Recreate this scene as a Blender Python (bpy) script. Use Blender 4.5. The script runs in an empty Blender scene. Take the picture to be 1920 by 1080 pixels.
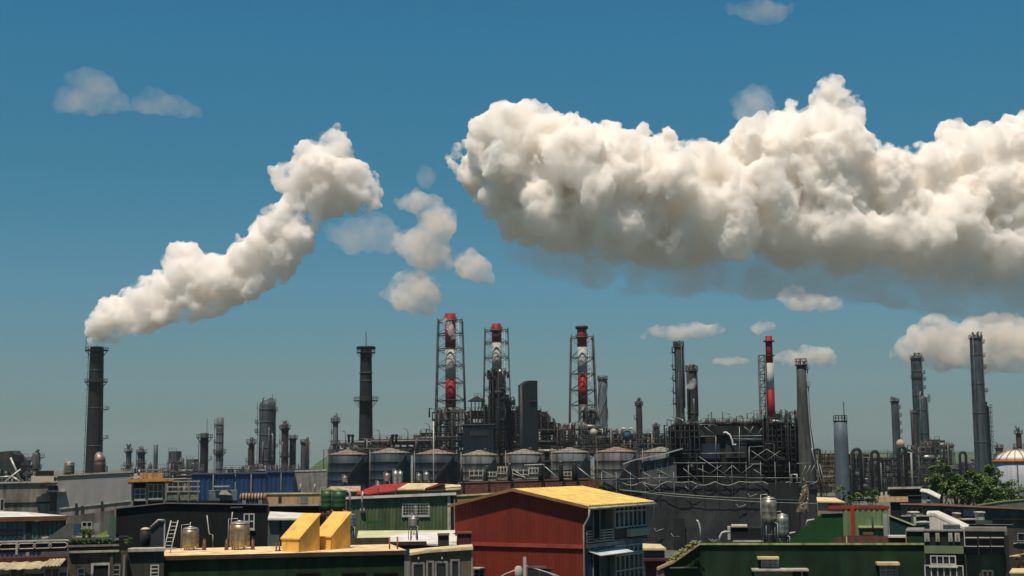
import bpy, bmesh, math, random
from mathutils import Vector, Matrix, noise
random.seed(7)
S = bpy.context.scene
COL = S.collection

# ------------------------------------------------------------------ camera
F = 2637.0                      # focal length in photo pixels (1920 wide)
CAM_Z = 14.0
PITCH = math.radians(7.05)
ROT = Matrix.Rotation(math.radians(90) + PITCH, 3, 'X') @ Matrix.Rotation(math.radians(-0.55), 3, 'Z')
cam_data = bpy.data.cameras.new('camera')
cam = bpy.data.objects.new('camera', cam_data)
COL.objects.link(cam)
cam.matrix_world = Matrix.Translation((0, 0, CAM_Z)) @ ROT.to_4x4()
cam_data.sensor_width = 36.0
cam_data.lens = 36.0 * F / 1920.0
cam_data.clip_start = 0.5
cam_data.clip_end = 60000
S.camera = cam

# ------------------------------------------------------------------ sky and sun
SUN_EL, SUN_AZ = math.radians(68), math.radians(-158)   # azimuth from +Y, clockwise: behind the camera, to the left
w = bpy.data.worlds.new('World')
S.world = w
w.use_nodes = True
nt = w.node_tree
nt.nodes.clear()
sky = nt.nodes.new('ShaderNodeTexSky')
sky.sky_type = 'NISHITA'
sky.sun_disc = False
sky.sun_elevation = SUN_EL
sky.sun_rotation = SUN_AZ
sky.altitude = 0
sky.air_density = 1.6
sky.dust_density = 0.6
sky.ozone_density = 3.0
hs = nt.nodes.new('ShaderNodeHueSaturation')
hs.inputs['Saturation'].default_value = 1.45
mul = nt.nodes.new('ShaderNodeMix'); mul.data_type = 'RGBA'; mul.blend_type = 'MULTIPLY'
mul.inputs[0].default_value = 1.0
bg = nt.nodes.new('ShaderNodeBackground')
bg.inputs['Strength'].default_value = 0.05
wo = nt.nodes.new('ShaderNodeOutputWorld')
nt.links.new(sky.outputs[0], hs.inputs['Color'])
tcw = nt.nodes.new('ShaderNodeTexCoord'); spw = nt.nodes.new('ShaderNodeSeparateXYZ')
rmp = nt.nodes.new('ShaderNodeValToRGB'); el_ = rmp.color_ramp.elements
el_[0].position = 0.0; el_[0].color = (.48, .87, 2.10, 1); el_[1].position = 0.55; el_[1].color = (1.05, 1.15, .92, 1)
for p_, c_ in ((.07, (.53, .85, 1.38)), (.20, (.46, .98, 1.14)), (.30, (.57, 1.18, 1.24))):
    e_ = el_.new(p_); e_.color = (*c_, 1)
nt.links.new(tcw.outputs['Generated'], spw.inputs[0]); nt.links.new(spw.outputs[2], rmp.inputs[0]); nt.links.new(rmp.outputs[0], mul.inputs[7])
nt.links.new(hs.outputs[0], mul.inputs[6])
nt.links.new(mul.outputs[2], bg.inputs['Color'])
nt.links.new(bg.outputs[0], wo.inputs['Surface'])

sd = bpy.data.lights.new('sun', 'SUN')
sd.energy = 5.0
sd.angle = math.radians(0.53)
sd.color = (1.0, 0.87, 0.73)
sun = bpy.data.objects.new('sun', sd)
COL.objects.link(sun)
sdir = Vector((math.sin(SUN_AZ) * math.cos(SUN_EL), math.cos(SUN_AZ) * math.cos(SUN_EL), math.sin(SUN_EL)))
sun.rotation_euler = sdir.to_track_quat('Z', 'Y').to_euler()
sun.location = (0, 0, 300)

S.view_settings.view_transform = 'Standard'
S.view_settings.look = 'None'
S.view_settings.exposure = 0.0
S.view_settings.gamma = 1.0
S.cycles.use_denoising = True
S.cycles.volume_bounces = 40
S.cycles.max_bounces = 44
S.cycles.diffuse_bounces = 3
S.cycles.glossy_bounces = 3
S.cycles.transparent_max_bounces = 12
S.cycles.volume_step_rate = 1.0

# ------------------------------------------------------------------ placing: a photo pixel at a distance -> a point of the place
def at(px, py, Y):
    d = ROT @ Vector(((px - 960) / F, -(py - 540) / F, -1))
    s = Y / d.y
    return Vector((d.x * s, Y, CAM_Z + d.z * s))
def sc(Y):                       # metres per photo pixel at distance Y
    return Y / F

# ------------------------------------------------------------------ materials
MATS = {}
def newmat(name):
    m = bpy.data.materials.new(name); m.use_nodes = True; m.node_tree.nodes.clear()
    return m, m.node_tree
def volmat(name, dens, col=(1, 1, 1), an=0.0, noise_scale=None, lo=0.4, hi=0.6, step=1.0, zfade=None):
    m, t = newmat(name)
    v = t.nodes.new('ShaderNodeVolumePrincipled')
    v.inputs['Density'].default_value = dens
    v.inputs['Color'].default_value = (*col, 1)
    v.inputs['Anisotropy'].default_value = an
    if noise_scale:
        tc = t.nodes.new('ShaderNodeTexCoord')
        n = t.nodes.new('ShaderNodeTexNoise'); n.inputs['Scale'].default_value = noise_scale; n.inputs['Detail'].default_value = 5
        mr = t.nodes.new('ShaderNodeMapRange'); mr.inputs[1].default_value = lo; mr.inputs[2].default_value = hi
        mr.inputs[3].default_value = 0; mr.inputs[4].default_value = dens
        t.links.new(tc.outputs['Object'], n.inputs['Vector']); t.links.new(n.outputs[0], mr.inputs[0]); t.links.new(mr.outputs[0], v.inputs['Density'])
        n.inputs['Roughness'].default_value = 0.6
        if zfade:                                    # thinner vapour towards the base: (z where it is thinnest, z where it is full, share left at the base)
            sp = t.nodes.new('ShaderNodeSeparateXYZ'); t.links.new(tc.outputs['Object'], sp.inputs[0])
            mz = t.nodes.new('ShaderNodeMapRange'); mz.interpolation_type = 'SMOOTHSTEP'; mz.inputs[1].default_value = zfade[0]; mz.inputs[2].default_value = zfade[1]; mz.inputs[3].default_value = zfade[2]; mz.inputs[4].default_value = 1
            t.links.new(sp.outputs[2], mz.inputs[0]); mu = t.nodes.new('ShaderNodeMath'); mu.operation = 'MULTIPLY'
            t.links.new(mr.outputs[0], mu.inputs[0]); t.links.new(mz.outputs[0], mu.inputs[1]); t.links.new(mu.outputs[0], v.inputs['Density'])
    m.cycles.volume_step_rate = step
    o = t.nodes.new('ShaderNodeOutputMaterial')
    t.links.new(v.outputs[0], o.inputs['Volume'])
    return m

# ------------------------------------------------------------------ clouds: union of spheres, billowed, filled with bright vapour
def inside(p, poly):
    c = False; x, y = p
    for i in range(len(poly)):
        x1, y1 = poly[i]; x2, y2 = poly[i - 1]
        if (y1 > y) != (y2 > y) and x < (x2 - x1) * (y - y1) / (y2 - y1) + x1: c = not c
    return c
def edge(p, poly):
    d = 1e9; P = Vector(p)
    for i in range(len(poly)):
        a = Vector(poly[i - 1]); b = Vector(poly[i]); ab = b - a
        t = max(0, min(1, (P - a).dot(ab) / max(ab.length_squared, 1e-9)))
        d = min(d, (P - a - ab * t).length)
    return d
def fill(poly, n, rmin, rmax, depth, bulge=1.0):
    """spheres (px, py, depth px, r px) that fill an outline of the cloud; thick in the middle"""
    xs = [p[0] for p in poly]; ys = [p[1] for p in poly]; out = []
    k = 0
    while len(out) < n and k < n * 40:
        k += 1
        p = (random.uniform(min(xs), max(xs)), random.uniform(min(ys), max(ys)))
        if not inside(p, poly): continue
        e = edge(p, poly)
        if e < rmin: continue
        r = min(e, rmax) * random.uniform(0.7, 1.0)
        dd = min(e * bulge, depth)
        out.append((p[0], p[1], random.uniform(-1, 1) * max(dd - r * 0.3, 0), r))
    return out
def ico(sub):
    bm = bmesh.new(); bmesh.ops.create_icosphere(bm, subdivisions=sub, radius=1)
    v = [x.co.copy() for x in bm.verts]; f = [[x.index for x in q.verts] for q in bm.faces]; bm.free()
    return v, f
ICO1 = ico(2); ICO2 = ico(3)
def vapour(name, balls, Y, mat, voxel_px, disp, rnd=0.12):
    """balls in photo pixels; real size = pixel size at distance Y. disp = [(type, size_px, strength_px)]"""
    k = sc(Y); vs = []; fs = []
    c0 = at(sum(b[0] for b in balls) / len(balls), sum(b[1] for b in balls) / len(balls), Y)
    for (px, py, dz, r) in balls:
        c = at(px, py, Y) - c0 + Vector((0, dz * k, 0))
        V, Fc = ICO2 if r > voxel_px * 6 else ICO1
        o = len(vs); q = Vector((random.uniform(1 - rnd, 1 + rnd), random.uniform(1 - rnd, 1 + rnd), random.uniform(1 - rnd, 1 + rnd)))
        vs += [c + Vector((v.x * q.x, v.y * q.y, v.z * q.z)) * (r * k) for v in V]
        fs += [[i + o for i in f] for f in Fc]
    me = bpy.data.meshes.new(name); me.from_pydata(vs, [], fs); me.update()
    ob = bpy.data.objects.new(name, me); COL.objects.link(ob); ob.location = c0
    rm = ob.modifiers.new('union', 'REMESH'); rm.mode = 'VOXEL'; rm.voxel_size = voxel_px * k
    for i, (ty, size, st) in enumerate(disp):
        tx = bpy.data.textures.new(name + '_billow', ty)
        tx.noise_scale = size * k
        if ty == 'VORONOI':
            tx.distance_metric = 'DISTANCE_SQUARED' if False else 'DISTANCE'
            tx.color_mode = 'INTENSITY'
        elif ty == 'CLOUDS':
            tx.noise_depth = 4
        dm = ob.modifiers.new('billow', 'DISPLACE'); dm.texture = tx; dm.texture_coords = 'LOCAL'
        dm.strength = st * k; dm.mid_level = 0.5 if ty != 'VORONOI' else 0.35
    rm = ob.modifiers.new('clean', 'REMESH'); rm.mode = 'VOXEL'; rm.voxel_size = voxel_px * k * .9
    dg = bpy.context.evaluated_depsgraph_get()
    me2 = bpy.data.meshes.new_from_object(ob.evaluated_get(dg))
    n = len(me2.vertices); par = list(range(n))             # drop loose crumbs, keep the body of the cloud
    def root_(i):
        while par[i] != i: par[i] = par[par[i]]; i = par[i]
        return i
    ev = [0] * (2 * len(me2.edges)); me2.edges.foreach_get('vertices', ev)
    for i in range(0, len(ev), 2):
        p, q = root_(ev[i]), root_(ev[i + 1])
        if p != q: par[p] = q
    cnt = {}
    rt = [root_(i) for i in range(n)]
    for r in rt: cnt[r] = cnt.get(r, 0) + 1
    keep = n * .06; bad = [i for i in range(n) if cnt[rt[i]] < keep]
    if bad:
        bb = bmesh.new(); bb.from_mesh(me2); bb.verts.ensure_lookup_table()
        bmesh.ops.delete(bb, geom=[bb.verts[i] for i in bad], context='VERTS'); bb.to_mesh(me2); bb.free()
    ob.modifiers.clear(); ob.data = me2; me2.materials.clear(); me2.materials.append(mat)
    bpy.data.meshes.remove(me)
    return ob
# ------------------------------------------------------------------ surface materials
def mat(name, col, rough=0.75, metal=0.0, var=0.25, scale=0.6, streak=0.0, rust=None, rustamt=0.0, bump=0.0):
    """paint / metal / concrete with uneven weathering; streak = vertical run-down stains; rust = colour of stains"""
    if name in MATS: return MATS[name]
    m, t = newmat(name); N = t.nodes; L = t.links
    tc = N.new('ShaderNodeTexCoord')
    p = N.new('ShaderNodeBsdfPrincipled'); p.inputs['Roughness'].default_value = rough; p.inputs['Metallic'].default_value = metal; p.inputs['Specular IOR Level'].default_value = .2 if rough > .5 else .5
    o = N.new('ShaderNodeOutputMaterial'); L.new(p.outputs[0], o.inputs['Surface'])
    n = N.new('ShaderNodeTexNoise'); n.inputs['Scale'].default_value = scale; n.inputs['Detail'].default_value = 6; n.inputs['Roughness'].default_value = 0.65
    L.new(tc.outputs['Object'], n.inputs['Vector'])
    mr = N.new('ShaderNodeMapRange'); mr.inputs[1].default_value = 0.3; mr.inputs[2].default_value = 0.7
    mr.inputs[3].default_value = 1 - var; mr.inputs[4].default_value = 1 + var
    L.new(n.outputs[0], mr.inputs[0])
    last = N.new('ShaderNodeVectorMath'); last.operation = 'SCALE'; last.inputs[0].default_value = col
    L.new(mr.outputs[0], last.inputs['Scale']); lo = last.outputs[0]
    if streak:
        mp = N.new('ShaderNodeMapping'); mp.inputs['Scale'].default_value = (1, 1, 0.07); L.new(tc.outputs['Object'], mp.inputs['Vector'])
        n2 = N.new('ShaderNodeTexNoise'); n2.inputs['Scale'].default_value = scale * 4; n2.inputs['Detail'].default_value = 4; L.new(mp.outputs[0], n2.inputs['Vector'])
        r2 = N.new('ShaderNodeMapRange'); r2.inputs[1].default_value = 0.42; r2.inputs[2].default_value = 0.68; r2.inputs[3].default_value = 1 ; r2.inputs[4].default_value = 1 - streak
        L.new(n2.outputs[0], r2.inputs[0])
        v = N.new('ShaderNodeVectorMath'); v.operation = 'SCALE'; L.new(lo, v.inputs[0]); L.new(r2.outputs[0], v.inputs['Scale']); lo = v.outputs[0]
    if rust:
        n3 = N.new('ShaderNodeTexNoise'); n3.inputs['Scale'].default_value = scale * 1.7; n3.inputs['Detail'].default_value = 8
        mp = N.new('ShaderNodeMapping'); mp.inputs['Scale'].default_value = (1, 1, 0.35); mp.inputs['Location'].default_value = (7, 3, 1); L.new(tc.outputs['Object'], mp.inputs['Vector']); L.new(mp.outputs[0], n3.inputs['Vector'])
        r3 = N.new('ShaderNodeMapRange'); r3.inputs[1].default_value = 0.5; r3.inputs[2].default_value = 0.66; r3.inputs[4].default_value = rustamt
        L.new(n3.outputs[0], r3.inputs[0])
        mx = N.new('ShaderNodeMix'); mx.data_type = 'RGBA'; L.new(r3.outputs[0], mx.inputs[0]); L.new(lo, mx.inputs[6]); mx.inputs[7].default_value = (*rust, 1); lo = mx.outputs[2]
    L.new(lo, p.inputs['Base Color'])
    if bump:
        b = N.new('ShaderNodeBump'); b.inputs['Strength'].default_value = bump; b.inputs['Distance'].default_value = 0.05
        L.new(n.outputs[0], b.inputs['Height']); L.new(b.outputs[0], p.inputs['Normal'])
    MATS[name] = m
    return m
RUST = (0.16, 0.06, 0.03)
m_steel = mat('dark_steel', (.040, .047, .050), .6, .2, .4, .3, .5, RUST, .35)
m_steel2 = mat('grey_steel', (.095, .105, .105), .55, .2, .4, .3, .5, RUST, .4)
m_col = mat('column_blue_grey', (.060, .078, .085), .6, .1, .35, .25, .55)
m_colw = mat('column_pale', (.13, .16, .17), .6, .1, .35, .25, .6, RUST, .3)
m_black = mat('column_black', (.018, .022, .022), .6, .1, .4, .2, .4)
m_clad = mat('insulation_cladding', (.30, .30, .28), .35, .7, .25, .6, .3)
m_pipe = mat('pipe_steel', (.16, .165, .16), .5, .3, .4, .5, .3, RUST, .5)
m_pipel = mat('pipe_pale', (.42, .42, .38), .45, .3, .3, .6, .3, RUST, .4)
m_red = mat('stack_red', (.24, .010, .018), .6, 0, .2, .4, .25)
m_white = mat('stack_white', (.38, .385, .37), .6, 0, .12, .5, .2)
m_tankb = mat('tank_blue', (.018, .032, .046), .6, .0, .4, .22, .6)
m_tankg = mat('tank_grey', (.075, .086, .09), .6, .0, .4, .22, .75, RUST, .3)
m_roofp = mat('tank_roof_pinkish', (.22, .155, .125), .8, 0, .35, .4)
m_blue = mat('shed_blue', (.015, .05, .13), .6, 0, .25, .3, .4)
m_glass = mat('window_glass', (.02, .025, .03), .12, 0, .3, .8)
m_inox = mat('stainless', (.44, .42, .38), .45, .6, .3, 1.5, .5, (.25, .13, .06), .35)
m_conc = mat('concrete', (.26, .25, .23), .9, 0, .25, .5, .4, (.08, .07, .06), .4, .3)

# ------------------------------------------------------------------ mesh gathering
PRISM_DROP = 0.0
class G:
    def __init__(s): s.v = []; s.f = []; s.sm = []
    def add(s, V, Fc, smooth=False):
        o = len(s.v); s.v += [Vector(v) for v in V]; s.f += [[i + o for i in f] for f in Fc]; s.sm += [smooth] * len(Fc); return s
    def box(s, c, d, rz=0.0):
        x, y, z = d[0] / 2, d[1] / 2, d[2] / 2; R = Matrix.Rotation(rz, 3, 'Z')
        V = [Vector(c) + R @ Vector((a * x, b * y, e * z)) for a in (-1, 1) for b in (-1, 1) for e in (-1, 1)]
        return s.add(V, [(0, 1, 3, 2), (4, 6, 7, 5), (0, 4, 5, 1), (2, 3, 7, 6), (0, 2, 6, 4), (1, 5, 7, 3)])
    def b2(s, x0, x1, y0, y1, z0, z1): return s.box(((x0 + x1) / 2, (y0 + y1) / 2, (z0 + z1) / 2), (x1 - x0, y1 - y0, z1 - z0))
    def tube(s, pts, r, n=6, caps=True, smooth=True):
        pts = [Vector(p) for p in pts]; rs = r if isinstance(r, (list, tuple)) else [r] * len(pts); V = []; Fc = []
        u = None
        for i, p in enumerate(pts):
            d = (pts[min(i + 1, len(pts) - 1)] - pts[max(i - 1, 0)]).normalized()
            if u is None: u = d.orthogonal().normalized()
            else:
                u = (u - d * u.dot(d)); u = u.normalized() if u.length > 1e-5 else d.orthogonal().normalized()
            w_ = d.cross(u)
            V += [p + (u * math.cos(a) + w_ * math.sin(a)) * rs[i] for a in [2 * math.pi * k / n for k in range(n)]]
        for i in range(len(pts) - 1):
            Fc += [(i * n + k, i * n + (k + 1) % n, (i + 1) * n + (k + 1) % n, (i + 1) * n + k) for k in range(n)]
        s.add(V, Fc, smooth)
        if caps:
            o = len(s.v) - len(V); s.f += [[o + k for k in range(n)][::-1], [o + len(V) - n + k for k in range(n)]]; s.sm += [False] * 2
        return s
    def lathe(s, prof, n=20, c=(0, 0, 0), smooth=True):
        """prof = [(r, z)] bottom to top"""
        V = []; Fc = []; c = Vector(c)
        for r, z in prof: V += [c + Vector((math.cos(2 * math.pi * k / n) * r, math.sin(2 * math.pi * k / n) * r, z)) for k in range(n)]
        for i in range(len(prof) - 1): Fc += [(i * n + k, i * n + (k + 1) % n, (i + 1) * n + (k + 1) % n, (i + 1) * n + k) for k in range(n)]
        s.add(V, Fc, smooth); o = len(s.v) - len(V)
        s.f += [[o + k for k in range(n)][::-1], [o + len(V) - n + k for k in range(n)]]; s.sm += [False] * 2
        return s
    def prism(s, poly, d, axis='y', at0=0.0):
        """poly in (x, z) pushed along y from at0 by d, or in (x, y) pushed along z"""
        n = len(poly); dr = PRISM_DROP * abs(d) if axis == 'y' else 0.0
        f = (lambda a, b, t: (a, t, b)) if axis == 'y' else ((lambda a, b, t: (a, b, t)) if axis == 'z' else (lambda a, b, t: (t, a, b)))
        V = [f(a, b, at0) for a, b in poly] + [f(a, b - dr, at0 + d) for a, b in poly]
        return s.add(V, [list(range(n)), list(range(n, 2 * n))[::-1]] + [(i, i + n, (i + 1) % n + n, (i + 1) % n) for i in range(n)])
    def slab(s, quad, th):
        """four points, thickness downwards"""
        q = [Vector(p) for p in quad]; V = q + [p - Vector((0, 0, th)) for p in q]
        return s.add(V, [(0, 1, 2, 3), (7, 6, 5, 4)] + [(i, i + 4, (i + 1) % 4 + 4, (i + 1) % 4) for i in range(4)])
    def sheet(s, x0, x1, zlo, zhi, y=0.0, pitch=0.25, amp=0.035, axis='x', th=0.03):
        """corrugated sheet standing in x (or y) and z; zlo/zhi functions of x; faces -y (or +x)"""
        n = max(2, int(abs(x1 - x0) / pitch) * 4); V = []; prof = (0, 0, 1, 1)
        for i in range(n + 1):
            x = x0 + (x1 - x0) * i / n; a = amp * prof[i % 4]
            for e in (0, th):
                for z in (zlo(x), zhi(x)): V.append((x, y - a + e, z) if axis == 'x' else (y + a - e, x, z))
        Fc = []
        for i in range(n):
            a, b = i * 4, i * 4 + 4
            Fc += [(a, b, b + 1, a + 1), (a + 2, a + 3, b + 3, b + 2), (a + 1, b + 1, b + 3, a + 3), (a, a + 2, b + 2, b)]
        Fc += [(0, 1, 3, 2), (n * 4, n * 4 + 2, n * 4 + 3, n * 4 + 1)]
        return s.add(V, Fc)
def part(name, g, m, parent=None, label=None, loc=None):
    me = bpy.data.meshes.new(name); me.from_pydata([tuple(v) for v in g.v], [], g.f)
    me.polygons.foreach_set('use_smooth', g.sm); me.update()
    b = bmesh.new(); b.from_mesh(me); bmesh.ops.recalc_face_normals(b, faces=b.faces); b.to_mesh(me); b.free()
    me.materials.append(m)
    o = bpy.data.objects.new(name, me); COL.objects.link(o)
    if parent is not None: o.parent = parent
    if label: o['label'] = label
    if loc is not None: o.location = loc
    return o
def T(o, label, cat, group=None, kind=None):
    if label: o['label'] = label
    if cat: o['category'] = cat
    if group: o['group'] = group
    if kind: o['kind'] = kind
    return o
def thing(name, label, cat, loc=(0, 0, 0), rz=0.0, group=None):
    o = bpy.data.objects.new(name, None); COL.objects.link(o); o.location = loc; o.rotation_euler = (0, 0, rz)
    o.empty_display_size = 0.5
    return T(o, label, cat, group)
def dup(root, loc, rz=0.0, label=None, scale=None):
    r = root.copy(); COL.objects.link(r); r.location = loc; r.rotation_euler = (0, 0, rz)
    if label: r['label'] = label
    if scale: r.scale = scale
    for ch in list(root.children):
        c = ch.copy(); COL.objects.link(c); c.parent = r
        for q in list(ch.children):
            d = q.copy(); COL.objects.link(d); d.parent = c
    return r
def gx(px, py, Y): return at(px, py, Y).x
def gz(px, py, Y): return at(px, py, Y).z
def ring_rail(r, z, n=12, h=1.1, t=0.06, a0=0, a1=360):
    """railing round a circular platform"""
    g = G(); A = [math.radians(a0 + (a1 - a0) * i / n) for i in range(n + 1)]
    for hh in (h * .55, h): g.tube([(math.cos(a) * r, math.sin(a) * r, z + hh) for a in A], t, 4, False)
    for a in A: g.tube([(math.cos(a) * r, math.sin(a) * r, z), (math.cos(a) * r, math.sin(a) * r, z + h)], t, 4, False)
    return g
def rail_line(p, q, h=1.1, step=2.0, t=0.05, rails=(0.5, 1.0)):
    p = Vector(p); q = Vector(q); g = G(); n = max(1, int((q - p).length / step))
    for f in rails: g.tube([p + Vector((0, 0, h * f)), q + Vector((0, 0, h * f))], t, 4)
    for i in range(n + 1):
        a = p.lerp(q, i / n); g.tube([a, a + Vector((0, 0, h))], t, 4)
    return g
M_CLOUD = volmat('cumulus_vapour', 0.12, (1.0, 0.990, 0.974), 0.0, 0.0075, 0.41, 0.66, 0.15, (-430, 40, 0.0))
M_WISP = volmat('thin_vapour', 0.0035, (0.99, 0.985, 0.98))
M_STEAM = volmat('steam', 1.2, (1.0, 0.989, 0.975), 0.0, 0.11, 0.41, 0.66, 0.25)
YC = 6000.0
CUM = [(832,300),(840,275),(872,262),(882,225),(905,205),(945,198),(975,180),(1012,192),(1040,212),(1066,198),(1092,216),(1130,203),(1158,212),(1172,238),(1205,222),(1240,222),(1275,245),(1318,270),(1345,250),(1372,225),(1400,205),(1440,205),(1480,180),(1518,172),(1535,145),(1560,137),(1590,150),(1605,180),(1622,205),(1628,245),(1662,280),(1700,278),(1740,262),(1760,225),(1790,205),(1815,228),(1850,228),(1885,197),(1960,200),(2010,220),(2060,320),(2060,590),(1900,585),(1700,548),(1560,526),(1400,516),(1200,510),(1060,492),(960,462),(900,410),(868,355)]
b = fill(CUM, 480, 9, 62, 110, 1.4) + [(842, 296, 0, 14), (856, 284, 6, 18), (850, 310, -8, 16), (866, 330, 0, 20)]
o = vapour('cumulus_cloud', b, YC, M_CLOUD, 2.4, [('CLOUDS', 90, 34), ('VORONOI', 40, -16), ('VORONOI', 15, -9), ('VORONOI', 6, -4), ('CLOUDS', 12, 4)])
T(o, 'huge white cumulus bank with grey flat base filling the right of the sky', 'cloud')
PL = [(156,618),(160,580),(190,560),(225,540),(262,512),(300,505),(295,480),(320,455),(352,446),(385,465),(420,480),(440,440),(480,405),(520,375),(498,340),(500,310),(540,300),(555,265),(590,250),(630,225),(655,245),(665,285),(700,310),(722,350),(722,385),(690,410),(650,400),(605,420),(600,460),(560,510),(520,545),(470,575),(400,598),(330,612),(280,630),(220,645),(165,650)]
b = fill(PL, 330, 4, 40, 40, 1.0) + [(172, 650, 0, 11), (181, 648, 2, 11), (167, 640, 0, 9), (187, 642, 0, 9), (177, 655, 0, 9)]
o = vapour('steam_plume', b, 520.0, M_STEAM, 1.4, [('CLOUDS', 40, 12), ('VORONOI', 22, -9), ('VORONOI', 9, -5), ('VORONOI', 4, -2.2)])
T(o, 'thick white steam plume billowing up to the right from the dark stack', 'steam plume')
M_PUFF = volmat('small_cloud_vapour', 0.020, (0.993, 0.95, 0.90), 0.0, 0.012, 0.36, 0.66)
M_VEIL = volmat('veil_vapour', 0.0075, (1.0, 0.985, 0.965), 0.0, 0.005, 0.34, 0.72, 0.4)
M_FAINT = volmat('faint_vapour', 0.0042, (0.985, 0.92, 0.87), 0.0, 0.008, 0.34, 0.66)
M_SMALL = volmat('steam_wisp', 0.55, (0.99, 0.985, 0.98), 0.0, 0.5, 0.42, 0.62)
def cloud(lab, poly, Y, m, n=60, rmin=3, rmax=30, dep=40, vox=3.0, disp=(('VORONOI', 22, -9), ('VORONOI', 9, -4), ('CLOUDS', 16, 8)), name='cloud', cat='cloud'):
    return T(vapour(name, fill(poly, n, rmin, rmax, dep, 1.0), Y, m, vox, disp), lab, cat)
cloud('ragged tapering puff just above the tallest lattice tower', [(706,550),(738,514),(782,498),(832,528),(834,568),(812,602),(776,594),(736,586)], 6500, M_PUFF, 110)
cloud('hooked puff of cloud between the plume top and the cumulus bank', [(730,368),(780,350),(826,364),(862,402),(862,434),(845,456),(882,482),(868,510),(800,514),(758,498),(730,462),(732,434),(772,424),(776,404),(742,396)], 6500, M_PUFF, 150, 3, 26)
cloud('small round puff hanging under the cumulus bank edge', [(848,484),(885,455),(926,490),(934,538),(890,532),(852,520)], 6500, M_PUFF, 80)
cloud('tiny faint puff squeezed beside the cumulus bank tip', [(776,315),(800,302),(820,320),(820,348),(800,362),(778,346)], 6500, M_FAINT, 40)
cloud('frayed thin shreds trailing below the plume top', [(590,425),(650,405),(716,392),(760,430),(758,478),(690,476),(645,486),(612,456)], 6500, M_FAINT, 120)
cloud('faint grey-pink wispy cloud high over the smokestack, larger lobe', [(88,200),(118,138),(165,120),(210,136),(252,184),(244,214),(170,220),(100,216)], 6800, M_FAINT, 120, 3, 24, 30, 4)
cloud('faint grey-pink wisp trailing beside the larger lobe over the smokestack', [(232,192),(282,156),(340,176),(396,206),(378,226),(300,222),(236,216)], 6800, M_FAINT, 110, 3, 18, 30, 4)
cloud('long flat peach cloud low in the sky left of the banded stack', [(1180,630),(1225,608),(1290,598),(1350,600),(1376,622),(1320,638),(1220,644)], 8800, M_PUFF, 70, 3, 16, 20)
cloud('small peach puff above and left of the banded stack', [(1396,612),(1425,597),(1456,606),(1458,624),(1412,630)], 8800, M_PUFF, 40, 3, 14, 20)
cloud('flat peach cloud floating midway under the cumulus base', [(1450,560),(1462,538),(1490,528),(1520,545),(1570,552),(1622,574),(1570,588),(1480,588)], 8800, M_PUFF, 70, 3, 20, 20)
cloud('peach cloud behind the flared chimney top', [(1440,668),(1470,655),(1505,643),(1555,645),(1582,670),(1562,690),(1460,692)], 8800, M_PUFF, 70, 3, 18, 20)
cloud('thin peach streak at the banded stack side truss', [(1322,674),(1360,664),(1400,668),(1428,680),(1380,690),(1335,684)], 8800, M_PUFF, 50, 3, 10, 16)
cloud('broad dull peach cloud behind the tallest dark column', [(1655,668),(1690,622),(1712,602),(1750,586),(1790,598),(1860,578),(1920,588),(1990,590),(1990,700),(1850,706),(1700,694)], 8800, M_PUFF, 150, 4, 34, 30)
cloud('faint shred of cloud near the top edge of the sky', [(1330,14),(1390,-5),(1440,-12),(1500,-2),(1492,32),(1440,54),(1400,40)], 6800, M_FAINT, 60, 4, 22, 30, 4)
cloud('grey ragged scud in front of the cumulus bank summit', [(1362,185),(1395,160),(1430,150),(1462,182),(1462,225),(1420,250),(1380,235)], 5600, M_VEIL, 70, 4, 26, 30)
cloud('long soft grey veil hanging below the cumulus bank base', [(880,380),(1000,420),(1200,440),(1450,450),(1700,470),(2050,500),(2050,616),(1850,606),(1600,574),(1350,556),(1180,558),(1040,535),(940,480)], 6100, M_VEIL, 320, 8, 60, 120, 4.5, (('CLOUDS', 60, 26), ('CLOUDS', 22, 10)), 'cloud_veil')
cloud('dark grey scud drifting in front of the cumulus bank shoulder', [(862,300),(930,288),(1000,300),(1060,262),(1120,300),(1130,330),(1080,360),(1020,345),(960,330),(900,330)], 5650, M_VEIL, 90, 6, 24, 24)
for lab, poly, Y, nm in (('small curl of steam across the top of the tallest lattice stack', [(826,600),(838,592),(850,602),(856,620),(858,640),(846,640),(838,622)], 448, 'steam_wisp'), ('small puff of steam before the paired columns', [(1280,735),(1288,716),(1298,706),(1308,712),(1304,728),(1292,732)], 318, 'steam_wisp')):
    cloud(lab, poly, Y, M_SMALL, 40, 1.2, 8, 6, .9, (('CLOUDS', 6, 4),), nm, 'steam')
# ================================================================== THE PLANT
# ---- ground
bm = bmesh.new()
vs = [bm.verts.new(p) for p in ((-7200, -150, 0), (7200, -150, 0), (7200, 7900, 0), (-7200, 7900, 0))]
bm.faces.new(vs); me = bpy.data.meshes.new('ground'); bm.to_mesh(me); bm.free()
g = bpy.data.objects.new('ground', me); COL.objects.link(g); g['kind'] = 'structure'
me.materials.append(mat('ground', (.10, .105, .085), .95, 0, .4, .02))

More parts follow.
